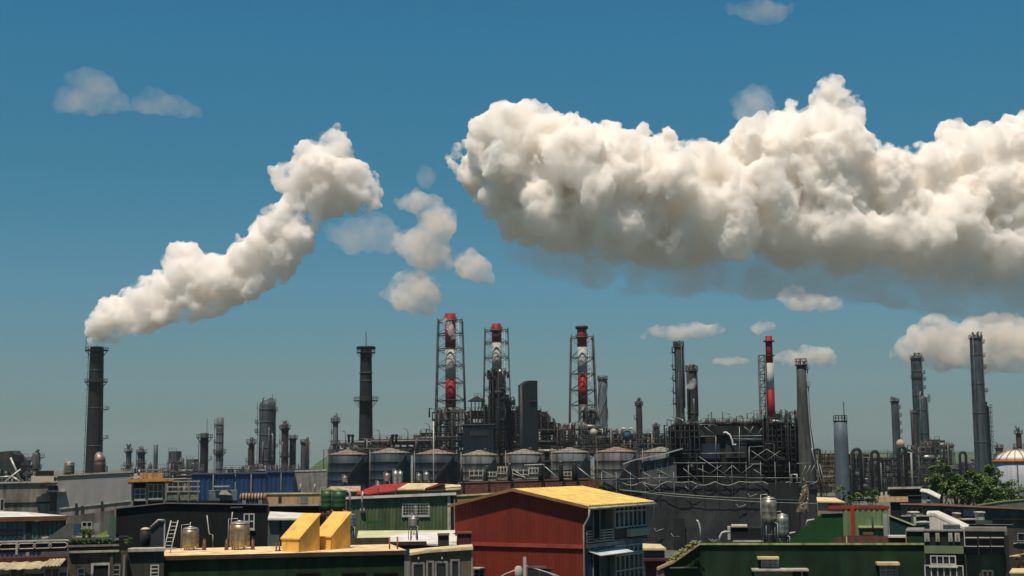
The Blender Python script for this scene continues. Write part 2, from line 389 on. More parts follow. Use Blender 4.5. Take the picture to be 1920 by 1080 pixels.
def column(label, px, ytop, wpx, Y, cat='process tower', name='distillation_tower', wb=None, m=None, plats=(), ladder=None,
           top='dome', mast=0, riser=(), bands=0, strakes=False, group=None, ybase=None, railr=1.1, head=None):
    """a vertical vessel or stack standing on the ground at distance Y; px/widths in photo pixels"""
    k = sc(Y); zt = gz(px, ytop, Y); r = wpx / 2 * k; rb = (wb or wpx) / 2 * k; m = m or m_col
    root = thing(name, label, cat, (gx(px, (ytop + 870) / 2, Y), Y, 0), 0, group)
    H = zt
    def rad(z): return rb + (r - rb) * z / H
    prof = [(rb, 0)]
    nb = max(2, int(H / 4))
    for i in range(1, nb): prof.append((rad(H * i / nb), H * i / nb))
    if top == 'dome': prof += [(r, H - r * .7), (r * .9, H - r * .35), (r * .6, H - r * .1), (r * .15, H)]
    elif top == 'open': prof += [(r, H), (r * .86, H), (r * .86, H - 1)]
    elif top == 'neck': prof += [(r, H - 5 * k - r), (r * .85, H - 4 * k - r * .5), (r * .5, H - 4 * k), (r * .35, H - 3 * k), (r * .35, H)]
    else: prof += [(r, H)]
    part('shell', G().lathe(prof, 20), m, root)
    if bands:
        for i in range(bands):
            z = H * (0.25 + 0.72 * (i + .5) / bands); part('stiffening_ring', G().lathe([(rad(z), z - .12), (rad(z) + .16, z - .12), (rad(z) + .16, z + .12), (rad(z), z + .12)], 20), m_steel2, root)
    if strakes:
        for s0 in range(3):
            pts = [(math.cos(z / H * 9 + s0 * 2.094) * (rad(z) + .05), math.sin(z / H * 9 + s0 * 2.094) * (rad(z) + .05), z) for z in [H * (.15 + .84 * i / 60) for i in range(61)]]
            part('helical_strake', G().tube(pts, .22, 4), m, root)
    for (py, side, ext) in plats:
        z = gz(px, py, Y); e = ext * k; rr = rad(z)
        if side == 'b':
            pl = part('platform', G().lathe([(rr, z - .15), (rr + e, z - .15), (rr + e, z + .05), (rr, z + .05)], 16), m_steel, root)
            part('railing', ring_rail(rr + e - .05, z, 12, railr), m_steel, pl)
            g = G().lathe([(rr + .02, z - e * 1.25), (rr + .1, z - e * 1.25), (rr + .1, z - e * 1.1), (rr + .02, z - e * 1.1)], 16)
            for a in range(0, 360, 45):
                a = math.radians(a); g.tube([(math.cos(a) * (rr + e * .9), math.sin(a) * (rr + e * .9), z - .1), (math.cos(a) * rr, math.sin(a) * rr, z - e * 1.2)], .09, 4)
            part('bracket', g, m_steel, pl)
        else:
            s0 = -1 if side == 'l' else 1
            x0, x1 = sorted((s0 * rr * .8, s0 * (rr + e)))
            pl = part('platform', G().b2(x0, x1, -rr * .7, rr * .7, z - .15, z + .05), m_steel, root)
            g = rail_line((s0 * rr, -rr * .7, z), (s0 * (rr + e), -rr * .7, z), railr, 1, .06)
            g2 = rail_line((s0 * (rr + e), -rr * .7, z), (s0 * (rr + e), rr * .7, z), railr, 1, .06); g.add(g2.v, g2.f)
            g.tube([(s0 * rr, -rr * .5, z - e * .9), (s0 * (rr + e * .9), -rr * .5, z - .1)], .08, 4)
            part('railing', g, m_steel, pl)
    if ladder:
        s0 = -1 if ladder == 'l' else 1; g = G()
        for dy in (-.25, .25): g.tube([(s0 * (rb + .45), dy - .4, 0), (s0 * (r + .45), dy - .4, H * .985)], .06, 4)
        z = 1
        while z < H * .98:
            x = s0 * (rad(z) + .45); g.tube([(x, -.65, z), (x, -.15, z)], .04, 4, False)
            if int(z) % 3 == 0: g.tube([(x, -.65, z), (x + s0 * .6, -.65, z), (x + s0 * .6, -.15, z), (x, -.15, z)], .045, 4, False); g.tube([(x, -.4, z), (s0 * rad(z) * .9, -.4, z)], .04, 4, False)
            z += 1
        part('ladder', g, m_steel, root)
    for (dx, ya, yb, rp) in riser:            # dx in radii, pipe from pixel row ya down to yb, radius in px
        za, zb = gz(px, ya, Y), max(0.2, gz(px, yb, Y)); x = dx * max(r, .4)
        yy = -math.sqrt(max(0, (max(r, .4) * 1.05) ** 2 - min(abs(x), r) ** 2)) - rp * k
        if ya <= ytop + 1: pts = [(0, 0, za - rp * k * 2.2), (0, 0, za), (x * .35, yy * .35, za + rp * k * 1.8), (x * .8, yy * .8, za + rp * k * 1.5), (x, yy, za - rp * k), (x, yy, zb)]
        else: pts = [(x * .5, yy * .3, za), (x * .9, yy * .9, za + rp * k * .4), (x, yy, za - rp * k), (x, yy, zb)]
        part('riser_pipe', G().tube(pts, rp * k, 8), m_pipe if rp < 2 else m, root)
    if mast:
        part('mast', G().tube([(r * .6, 0, H - .5), (r * .6, 0, H + mast * k)], .10, 5), m_steel, root)
    if head:                                  # valves and nozzles on the top platform
        rnd = random.Random(int(px)); g = G()
        for i in range(head):
            a = rnd.uniform(0, 6.28); q = rnd.uniform(.3, .95) * r; h = rnd.uniform(2, 7) * k; x, y = math.cos(a) * q, math.sin(a) * q
            gg = G().tube([(x, y, H - r * .5), (x, y, H + h), (x + rnd.choice((-1, 1)) * 2.2 * k, y, H + h + .15), (x + rnd.choice((-.5, .5)) * 2 * k, y, H + h * .5)], .14 + .1 * rnd.random(), 5)
            part('vent_pipe', gg, m_pipe, root)
    return root

def flare(g, x, y, z, h, t=.08):
    return g.tube([(x, y, z), (x, y, z + h), (x + h * .25, y, z + h * 1.05)], t, 4)

# main smoking stack
column('tall dark stack pouring out the thick white steam plume', 179, 651, 25, 520, 'smokestack', 'smokestack', wb=33, m=m_black, top='open',
       plats=((657, 'b', 9), (716, 'b', 8), (768, 'r', 9), (822, 'r', 8)), ladder='l', mast=0, bands=3)
r_ = thing('lightning_rod', 'thin rod rising into the steam beside the dark smoking stack rim', 'rod', at(161, 657, 520))
k = sc(520)
part('rod', G().tube([(0, 0, -.5), (0, 0, 32 * k)], .12, 5), m_steel, r_); part('clamp', G().box((0, 0, -.3), (.5, .5, .4)), m_steel, r_)
# round duct at its foot
r_ = thing('flue_duct', 'round rusty topped duct elbow at the foot of the smoking stack', 'duct', (gx(187, 870, 500), 500, 0)); k = sc(500)
z1 = gz(187, 872, 500)
part('duct_body', G().lathe([(11 * k, 0), (11 * k, z1), (10.5 * k, z1 + 5 * k)], 18), m_steel, r_)
part('elbow', G().tube([(0, 0, z1 + 5 * k), (0, 0, z1 + 12 * k), (-2 * k, 0, z1 + 17 * k), (-9 * k, 2, z1 + 15 * k)], [10.5 * k, 10 * k, 8 * k, 5 * k], 14), mat('duct_rusty', (.28, .20, .16), .5, .4, .4, .6, 0, RUST, .6), r_)
part('support_leg', G().tube([(14 * k, 0, 0), (14 * k, 0, z1 - 2 * k), (10 * k, 0, z1 - 2 * k)], .3, 5), m_steel, r_)

# columns on the left
P = [
 dict(label='slim dark column with a square bent vent pipe on its platform', px=241, ytop=838, wpx=9, Y=560, plats=((846, 'b', 4), (872, 'b', 5)), top='neck', riser=((1.2, 836, 880, .8),), head=3),
 dict(label='dark waisted column with two thin bent vents, nearest the bare grey pipe stack', px=265, ytop=843, wpx=13, Y=560, plats=((848, 'b', 4), (868, 'b', 3)), top='dome', riser=((-1.2, 845, 880, .8), (1.1, 860, 885, 1)), head=4),
 dict(label='plain thin grey pipe stack standing alone', px=292, ytop=834, wpx=8, Y=560, name='vent_stack', cat='stack', top='open', m=m_col),
 dict(label='short dark nozzle column beside the plain thin pipe stack', px=282, ytop=866, wpx=8, Y=555, top='neck'),
 dict(label='dark grey flat topped column with a thin mast and high platform', px=383, ytop=812, wpx=15, Y=520, plats=((820, 'b', 8), (862, 'r', 6)), top='flat', ladder='l', mast=28, m=m_black, riser=((-1.3, 830, 885, .6),)),
 dict(label='pale blue-grey ribbed stack with a mid height platform', px=412, ytop=783, wpx=14, Y=520, name='ribbed_stack', cat='stack', plats=((848, 'b', 5), (800, 'l', 3), (830, 'l', 3)), top='open', bands=7, ladder='l', m=m_colw),
 dict(label='slim column with a looped vent, beside the big banded column', px=471, ytop=826, wpx=9, Y=500, plats=((830, 'b', 5), (865, 'l', 5)), top='neck', riser=((1.3, 826, 878, .9), (-1.1, 840, 878, .8)), head=3, m=m_steel),
 dict(label='big broad banded grey column wrapped in riser pipes', px=501, ytop=750, wpx=31, Y=480, plats=((793, 'l', 6), (810, 'l', 6), (770, 'r', 2), (838, 'r', 3)), top='dome', bands=6, ladder='l', riser=((1.05, 749, 870, 1.1), (.4, 804, 860, 1.4), (-.3, 830, 875, 1.2), (.8, 815, 875, 1.8), (-.8, 790, 880, .9)), mast=10, head=4, m=m_col),
 dict(label='hoop topped column with ladders between the big banded column and its shorter neighbour', px=534, ytop=793, wpx=13, Y=500, plats=((803, 'b', 4), (830, 'l', 4), (855, 'b', 3)), top='dome', ladder='l', riser=((1.0, 792, 880, 1.0), (-.5, 830, 880, 1.2)), head=3, m=m_steel),
 dict(label='round topped column shorter than the hoop topped one it touches', px=549, ytop=820, wpx=12, Y=505, plats=((822, 'b', 3),), top='dome', riser=((-.8, 820, 880, .8),), head=3, m=m_col),
 dict(label='grey column with a flat topped lamp mast, closest to the hill', px=571, ytop=826, wpx=13, Y=490, plats=((830, 'b', 2), (888, 'b', 5)), top='dome', riser=((.6, 826, 900, 1.0), (-.9, 828, 890, .7)), ladder='r', head=2, m=m_col),
 dict(label='slim pale column with cage ladder rising behind the first blue tank', px=629, ytop=782, wpx=10, Y=450, plats=((790, 'b', 4), (812, 'l', 3), (832, 'b', 4)), top='dome', ladder='l', riser=((.9, 781, 850, .9),), head=3, m=m_colw),
 dict(label='wavy spiral-straked blue-grey stack beside the third lattice tower', px=1131, ytop=706, wpx=16, Y=500, name='straked_stack', cat='stack', plats=((711, 'b', 2),), top='open', strakes=True, wb=18, m=m_colw),
 dict(label='lone slim column with hooped top over the pipe rack', px=1199, ytop=752, wpx=12, Y=480, plats=((759, 'b', 2), (785, 'l', 3)), top='dome', riser=((.7, 748, 815, .9), (-.7, 750, 810, .7)), head=3, m=m_steel),
 dict(label='stubby column with loop vent, near the lone slim column', px=1231, ytop=797, wpx=10, Y=470, plats=((802, 'b', 2), (812, 'b', 2)), top='dome', head=3, m=m_steel),
 dict(label='taller of the paired columns with bright vertical pipes', px=1275, ytop=646, wpx=17, Y=330, plats=((660, 'l', 4), (692, 'l', 4), (713, 'l', 4), (736, 'l', 4), (756, 'l', 4), (650, 'b', 2)), top='dome', ladder='l', riser=((.45, 646, 770, 1.2), (1.0, 648, 765, 1.4), (-.3, 700, 780, .8)), head=7, m=m_col),
 dict(label='shorter thicker column of the pair with a looped top pipe', px=1299, ytop=689, wpx=20, Y=335, plats=((695, 'b', 2),), top='dome', riser=((.9, 686, 780, 1.2), (-.8, 690, 775, .9), (0.1, 750, 790, 1.6)), bands=4, head=4, m=m_steel),
 dict(label='pale blue smooth cylinder stack with railed top and tall thin rod', px=1577, ytop=788, wpx=25, Y=300, name='railed_stack', cat='stack', plats=((789, 'b', .6),), top='flat', mast=34, wb=29, m=mat('pale_blue_stack', (.085, .115, .135), .55, 0, .15, .3, .2)),
 dict(label='stout column at the edge of the plant with small side platforms', px=1680, ytop=750, wpx=14, Y=560, plats=((752, 'b', 2), (765, 'r', 3), (780, 'r', 4), (795, 'r', 3), (810, 'r', 4)), top='dome', riser=((.8, 750, 850, .8),), head=4, m=m_col),
 dict(label='tall tower with many stacked side balconies behind the dome topped vessel', px=1722, ytop=666, wpx=20, Y=600, plats=((672, 'b', 2), (676, 'r', 3), (700, 'r', 4), (712, 'r', 5), (708, 'b', 2), (728, 'r', 4)), top='dome', riser=((.8, 664, 860, 1.0),), head=5, bands=4, m=m_col),
 dict(label='thick hooped tower touching the tall balconied tower', px=1731, ytop=742, wpx=20, Y=590, plats=((745, 'r', 4), (752, 'r', 4), (775, 'l', 2)), top='dome', riser=((-.6, 738, 860, 1.6), (.8, 745, 850, 1.0)), head=3, bands=3, m=m_col),
 dict(label='lower dark drum column beneath the thick hooped tower', px=1716, ytop=770, wpx=14, Y=575, plats=((774, 'b', 1),), top='dome', riser=((-.8, 770, 860, .8),), m=m_steel),
 dict(label='tallest dark column with side balconies at the far end of the plant', px=1835, ytop=629, wpx=22, Y=500, plats=((634, 'b', 2), (643, 'r', 3), (668, 'r', 3), (690, 'r', 4), (734, 'r', 4)), top='dome', riser=((-.75, 630, 860, 1.2), (.8, 632, 860, 1.0)), head=7, wb=26, bands=4, m=m_col),
 dict(label='shorter column packed with balconies behind the tallest dark column', px=1850, ytop=760, wpx=14, Y=510, plats=tuple((y, 'r', 4) for y in range(764, 850, 9)), top='dome', head=3, m=m_steel),
 dict(label='small column with branching nozzles above the white domed tank', px=1911, ytop=806, wpx=10, Y=520, plats=((838, 'b', 6), (812, 'b', 3)), top='neck', head=5, m=m_steel),
 dict(label='squat column with railed top behind the white domed tank', px=1874, ytop=836, wpx=13, Y=540, plats=((840, 'b', 2), (850, 'r', 4)), top='dome', head=4, m=m_steel2),
]
for d in P:
    d = dict(d); column(**d)

# two blocky units and small vessels between the columns, far side
def vessel_block(label, px0, px1, ytop, Y, m, name='boiler_house', cat='boiler house', seed=1, depth=8):
    k = sc(Y); x0 = gx(px0, ytop, Y); x1 = gx(px1, ytop, Y); z = gz(px0, ytop, Y); rr = random.Random(seed)
    root = thing(name, label, cat, ((x0 + x1) / 2, Y, 0)); w_ = (x1 - x0) / 2
    part('casing', G().b2(-w_, w_, 0, depth, 0, z), m, root)
    g = G()
    for i in range(1, 5): g.b2(-w_ - .12, w_ + .12, -.15, depth, z * i / 5 - .1, z * i / 5 + .1)
    part('stiffener', g, m_steel2, root)
    part('roof_railing', rail_line((-w_, -.1, z), (w_, -.1, z), 1.1, 1.5, .06), m_steel, root)
    for i in range(3):
        x = rr.uniform(-w_, w_); part('downpipe', G().tube([(x, -.4, rr.uniform(.5, 1) * z), (x, -.4, 0)], .2, 6), m_pipe, root)
    return root
vessel_block('slab sided blue-grey block left of the pipework cluster, behind the orange roofed frame', 316, 331, 846, 520, m_col, seed=3)
vessel_block('low boxy unit with a bent vent pipe beside the slab sided block', 349, 363, 861, 515, m_steel2, seed=4)
column(label='small vessel cluster column between the slab block and boxy unit', px=339, ytop=858, wpx=9, Y=518, top='neck', plats=((866, 'b', 2), (880, 'b', 3)), riser=((1.2, 858, 895, .8), (-1.2, 865, 895, .8)), m=m_steel2)
column(label='dome headed vessel with valve gear at the plant edge beside the dark hopper', px=69, ytop=848, wpx=13, Y=420, top='dome', plats=((858, 'r', 6), (878, 'b', 3)), riser=((-1.1, 850, 890, .9),), head=3, m=m_steel2)
column(label='slim vessel with a square pipe hoop between hopper and dome headed vessel', px=53, ytop=857, wpx=9, Y=415, top='neck', plats=((864, 'b', 2), (880, 'b', 3)), riser=((-2.2, 852, 895, .8), (.6, 860, 890, .7)), m=m_steel2)
column(label='thin pale mast column over the hill side, with a flat lamp arm', px=578, ytop=819, wpx=2.5, Y=485, name='lamp_mast', cat='mast', top='flat', m=m_steel)

# dark hopper with its truss at the left edge
Y = 360; k = sc(Y); r_ = thing('hopper', 'dark angular hopper with sloping conveyor truss at the edge of the plant', 'hopper', (gx(10, 870, Y), Y, 0))
def L(px, py, Y=Y, rx=None): return (gx(px, py, Y) - (rx if rx is not None else gx(10, 870, Y)), gz(px, py, Y))
part('bin', G().prism([L(-30, 850), L(22, 845), L(35, 860), L(40, 872), L(30, 888), L(-30, 872)], 6), m_steel, r_)
part('side_chute', G().prism([L(24, 852), L(36, 853), L(38, 866), L(30, 866)], 4, at0=-1), m_black, r_)
g = G()
for (a, b) in (((25, 858), (46, 905)), ((44, 880), (0, 915)), ((0, 895), (28, 893)), ((28, 893), (46, 905))):
    p, q = L(*a), L(*b); g.tube([(p[0], -2, p[1]), (q[0], -2, q[1])], .28, 4)
part('truss_brace', g, m_pipel, r_)
for px in (2, 14, 26): p, q = L(px, 876), L(px, 930); part('leg', G().tube([(p[0], 1, p[1]), (q[0], 1, 0)], .3, 5), m_steel, r_)

# ---- tanks
def tank(label, px, ytop, wpx, Y, m, roofm, group=None, pk=10):
    k = sc(Y); z = gz(px, ytop, Y); r = wpx / 2 * k; root = thing('storage_tank', label, 'storage tank', (gx(px, 880, Y), Y, 0), 0, group)
    prof = [(r, 0)]
    for i in range(1, 7):
        zz = z * i / 7; prof += [(r, zz - .05), (r + .05, zz), (r, zz + .05)]
    part('shell', G().lathe(prof + [(r, z)], 40), m, root)
    part('cone_roof', G().lathe([(r + .1, z), (r + .1, z + .12), (r * .5, z + pk * k * .55), (r * .1, z + pk * k)], 32), roofm, root)
    part('rim_railing', ring_rail(r, z + .1, 26, 1.0, .05), m_steel, root)
    g = G(); zz = 1.2
    for s0 in (-.9,): g.tube([(s0 * r, -r * .48, 0), (s0 * r, -r * .48, z + 1)], .12, 5)
    part('downpipe', g, m_pipe, root)
    g = G()
    for i in range(30):                                  # stair winding round the shell
        a = math.radians(200 + i * 4.2); zc = z * i / 30
        g.box((math.cos(a) * (r + .4), math.sin(a) * (r + .4), zc), (.8, .8, .08), a)
    A = [math.radians(200 + i * 4.2) for i in range(31)]
    g.tube([(math.cos(a) * (r + .8), math.sin(a) * (r + .8), z * i / 30 + 1) for i, a in enumerate(A)], .05, 4, False)
    part('stair', g, m_steel2, root)
    part('manhole', G().lathe([(.5, z + pk * k * .6), (.5, z + pk * k + .5)], 10, (r * .3, 0, 0)), m_steel, root)
    return root
m_roofg = mat('tank_roof_pale', (.22, .20, .165), .8, 0, .35, .4)
for lab, px, yt, wp, Y, m, rm in (
    ('dark blue storage tank with pinkish roof at the end of the tank row', 652, 853, 77, 400, m_tankb, m_roofp),
    ('dark blue storage tank directly in front of the twin-platform chimney', 731, 850, 78, 400, m_tankb, m_roofg),
    ('dark blue-black storage tank crossed by a diagonal brace and pale post', 817, 852, 84, 404, m_tankb, m_roofp),
    ('streaked grey-blue tank directly behind the pale wire crates on the brick wall', 899, 854, 74, 396, m_tankg, m_roofg),
    ('streaked grey-blue tank beneath the tall black block', 983, 852, 76, 398, m_tankg, m_roofg),
    ('streaked grey tank with rust lines between the black block and the third lattice tower', 1069, 849, 76, 398, m_tankg, m_roofg),
    ('grey tank with brownish roof below the spiral stack', 1156, 848, 82, 400, m_tankg, m_roofp),
    ('half hidden grey tank behind the long curved awning', 1240, 848, 80, 400, m_tankg, m_roofg)):
    tank(lab, px, yt, wp, Y, m, rm, 'row of storage tanks along the plant')

# white domed tank at the right
Y = 330; k = sc(Y); r_ = thing('domed_tank', 'big white tank with pale dome and rusty rim at the edge of the view', 'storage tank', (gx(1906, 880, Y), Y, 0))
z = gz(1906, 864, Y); r = 41 * k
part('shell', G().lathe([(r, 0), (r, z)], 40), mat('white_tank', (.30, .32, .36), .6, 0, .15, .3, .25), r_)
part('rim', G().lathe([(r + .1, z - .25), (r + .3, z - .25), (r + .3, z + .15), (r, z + .15)], 40), mat('rim_rust', (.45, .14, .06), .7, 0, .3, 1), r_)
part('dome', G().lathe([(r, z + .15), (r * .8, z + 9 * k), (r * .5, z + 16 * k), (r * .15, z + 20 * k), (.2, z + 20.5 * k)], 40), mat('dome_cream', (.62, .58, .50), .6, 0, .15, .4), r_)
for i in range(8):
    a = math.radians(180 + 22.5 * i); part('roof_rib', G().tube([(math.cos(a) * rr * r, math.sin(a) * rr * r, z + .25 + hh * k) for rr, hh in ((1, 0), (.8, 9), (.5, 16), (.15, 20))], .1, 4), mat('rib_brown', (.3, .22, .16), .7), r_)
part('vent', G().lathe([(.6, z + 20 * k), (.6, z + 23 * k), (.9, z + 23 * k), (.2, z + 25 * k)], 12), m_steel, r_)
part('downpipe', G().tube([(-r * .3, -r * .97, 0), (-r * .3, -r * .97, z)], .15, 5), m_steel, r_)

# ---- chimney with two round platforms
Y = 440; k = sc(Y)
c_ = column('dark tapering chimney with two round bracketed galleries and a top rod', 686, 651, 21, Y, 'chimney', 'chimney', wb=30, m=m_black, top='open',
       plats=((661, 'b', 7), (751, 'b', 11)), bands=2)
for py, n_ in ((658, 8),):
    z = gz(686, py, Y)
part('rod', G().tube([(0, 0, gz(686, 655, Y)), (0, 0, gz(686, 622, Y))], .14, 5), m_steel, c_)
part('cap_ring', G().lathe([(10.5 * k, gz(686, 655, Y)), (18 * k, gz(686, 654, Y)), (18 * k, gz(686, 650, Y)), (10.5 * k, gz(686, 650, Y))], 20), m_black, c_)
z = gz(686, 700, Y); part('seam_band', G().lathe([(12.2 * k, z), (12.9 * k, z), (12.9 * k, z + .3), (12.2 * k, z + .3)], 20), m_steel2, c_)

# ---- lattice towers round red and white stacks
def lattice(label, px, ytop, w, bands, fx_top, fx_bot, rows, Y, cap=None, wb=None):
    """bands [(y0, y1, 'red'/'white')], frame x extents at top/bottom, rows = panel lines"""
    k = sc(Y); cx = gx(px, 750, Y); root = thing('lattice_stack', label, 'lattice stack', (cx, Y, 0)); r = w / 2 * k
    for (a, b, c) in bands:
        z1, z0 = gz(px, a, Y), max(0, gz(px, b, Y)); m = m_red if c == 'red' else (m_white if c == 'white' else m_steel2)
        pb = part('painted_band', G().lathe([(r, z0), (r, z1)] if a != ytop else [(r, z0), (r, z1), (r * .85, z1), (r * .85, z1 - 1)], 20), m, root, {'red': 'dark red painted band', 'white': 'white painted band'}.get(c, 'bare grey lower flue'))
    zb = [gz(px, y, Y) for y in rows]; zt, z_ = zb[0], zb[-1]
    wt, wl = (fx_top[1] - fx_top[0]) / 2 * k, (fx_bot[1] - fx_bot[0]) / 2 * k
    ot, ob_ = ((fx_top[0] + fx_top[1]) / 2 - px) * k, ((fx_bot[0] + fx_bot[1]) / 2 - px) * k
    def crn(z, i):
        f = (zt - z) / (zt - z_); h = wt + (wl - wt) * f; sx, sy = ((-1, -1), (1, -1), (1, 1), (-1, 1))[i % 4]
        return Vector((ot * 0 + sx * h, sy * h, z))
    for i in range(4): part('leg', G().tube([crn(0, i), crn(zt + .4, i)], .24, 5), m_steel, root)
    zs = zb + [z_ - (zb[-2] - z_) * j for j in (1, 2, 3) if z_ - (zb[-2] - z_) * j > 3]
    for j, z in enumerate(zs):
        g = G()
        for i in range(4): g.tube([crn(z, i), crn(z, i + 1)], .16, 4)
        for i in range(4): g.tube([crn(z, i), (math.copysign(r, crn(z, i).x) * .8, math.copysign(r, crn(z, i).y) * .8, z)], .10, 4)
        part('horizontal_ring', g, m_steel if j % 2 else m_steel2, root)
        if j < len(zs) - 1:
            g = G(); z2 = zs[j + 1]; zm = (z + z2) / 2
            for i in range(4):
                a, b, c, d = crn(z, i), crn(z, i + 1), crn(z2, i), crn(z2, i + 1); mid = (a + b) / 2
                g.tube([a, d], .09, 4); g.tube([b, c], .09, 4)
            part('cross_bracing', g, m_steel, root)
    z = zb[0]; pl = part('top_platform', G().lathe([(r, z - .1), (r + .5, z - .1), (r + .5, z + .1), (r, z + .1)], 12), m_steel, root)
    part('railing', ring_rail(r + .45, z, 10, 1.2, .06), m_steel, pl)
    if cap: part('cap_platform', G().lathe([(r, gz(px, cap, Y)), (r + 3 * k, gz(px, cap - 2, Y)), (r + 3 * k, gz(px, cap - 6, Y)), (r, gz(px, cap - 6, Y))], 16), m_black, root)
    part('ladder', G().tube([(r + .5, -.6, 0), (r + .5, -.6, zt)], .09, 4).tube([(r + 1.0, -.6, 0), (r + 1.0, -.6, zt)], .09, 4), m_pipel, root)
    for s0 in (-1, 1): part('lightning_rod', G().tube([crn(zt, 0 if s0 < 0 else 1), crn(zt, 0 if s0 < 0 else 1) + Vector((0, 0, 6 * k))], .08, 4), m_steel, root)
    return root
lattice('tallest lattice tower holding a steaming red and white stack', 845, 588, 20, [(588, 656, 'red'), (656, 711, 'white'), (711, 764, 'red'), (764, 960, 'grey')], (822, 867), (819, 873), [602, 627, 655, 686, 718, 751, 770], 460)
lattice('lattice tower and red topped stack half hidden by the dark skeletal column', 932, 607, 18, [(607, 643, 'red'), (643, 700, 'white'), (700, 760, 'red'), (760, 960, 'grey')], (911, 954), (910, 960), [620, 643, 671, 702, 730, 761], 470)
lattice('lattice tower around a dark red stack with black collar top', 1093, 611, 18, [(611, 651, 'red'), (651, 703, 'white'), (703, 759, 'red'), (759, 960, 'grey')], (1072, 1113), (1070, 1121), [633, 671, 701, 732, 760, 804], 465, cap=618)

# red and white stack with a side truss
Y = 300; k = sc(Y); px = 1442; r_ = thing('banded_stack', 'slender red and white stack leaning on a narrow side truss', 'stack', (gx(1444, 720, Y), Y, 0)); r = 6.5 * k
for a, b, c in ((630, 681, 'red'), (681, 731, 'white'), (731, 790, 'red'), (790, 960, 'grey')):
    z1, z0 = gz(px, a, Y), max(0, gz(px, b, Y)); rr = r if c == 'red' and a == 630 else r * 1.2
    part('painted_band', G().lathe([(rr, z0), (rr, z1)] if a != 630 else [(rr, z0), (rr, z1), (rr * .8, z1), (rr * .8, z1 - .6)], 18), {'red': m_red, 'white': m_white}.get(c, m_steel), r_, {'red': 'dark red painted band', 'white': 'white painted band'}.get(c, 'bare dark base'))
for py, e in ((641, 4), (668, 3)):
    z = gz(px, py, Y); part('collar', G().lathe([(r, z), (r + e * k, z), (r + e * k, z + .25), (r, z + .25)], 14), m_steel, r_)
g = G(); xa, xb = -20 * k, -9 * k; zt = gz(px, 666, Y); ys = (-1, .6)
for x in (xa, xb):
    for y in ys: part('truss_leg', G().tube([(x, y, 0), (x, y, zt)], .13, 4), m_steel, r_)
z = zt; i = 0
while z > 8:
    z2 = z - 12 * k
    for y in ys: g.tube([(xa, y, z), (xb, y, z)], .09, 4); g.tube([(xa, y, z), (xb, y, z2)] if i % 2 else [(xb, y, z), (xa, y, z2)], .08, 4)
    z = z2; i += 1
part('truss_bracing', g, m_steel2, r_)

# flared chimney
Y = 262; k = sc(Y); r_ = thing('flared_chimney', 'concrete-dark chimney flaring at the foot with a fitting crowned top', 'chimney', (gx(1505, 770, Y), Y, 0))
zt = gz(1500, 684, Y)
prof = [(21 * k, 0), (20 * k, gz(1500, 920, Y)), (17 * k, gz(1500, 870, Y)), (13.5 * k, gz(1500, 830, Y)), (11 * k, gz(1500, 790, Y)), (9.7 * k, gz(1500, 740, Y)), (8.8 * k, zt), (7.5 * k, zt)]
part('shaft', G().lathe(prof, 24), mat('chimney_grey', (.065, .072, .068), .85, 0, .35, .35, .5), r_)
pl = part('top_platform', G().lathe([(8.5 * k, zt - .2), (11.5 * k, zt - .2), (11.5 * k, zt), (8 * k, zt)], 16), m_steel, r_)
part('railing', ring_rail(11.3 * k, zt, 12, 1.1, .045), m_steel, pl)
for i, (x, h) in enumerate(((-5, 6), (-1, 11), (4, 5), (6, 7))): part('vent_pipe', G().tube([(x * k, 0, zt - .2), (x * k, 0, zt + h * k), (x * k + .35, 0, zt + h * k - .1)], .09, 5), m_steel, r_)
for py, s0 in ((727, 1), (693, 1)):
    z = gz(1500, py, Y); pl = part('side_platform', G().b2(8 * k, 14 * k, -.6, .6, z, z + .1), m_steel, r_); part('railing', rail_line((8.5 * k, -.6, z), (14 * k, -.6, z), 1.0, .6, .04), m_steel, pl)
part('ladder', G().tube([(10 * k, -.3, zt), (12.5 * k, -.3, gz(1500, 800, Y)), (22 * k, -.3, gz(1500, 880, Y))], .06, 4).tube([(11 * k, -.3, zt), (13.5 * k, -.3, gz(1500, 800, Y)), (23 * k, -.3, gz(1500, 880, Y))], .06, 4), m_pipe, r_)
for i in range(3): part('stay_brace', G().tube([((14 + 5 * i) * k, -2, gz(1500, 860 + 5 * i, Y)), ((26 + 5 * i) * k, -2, gz(1500, 935, Y))], .10, 4), m_pipe, r_)
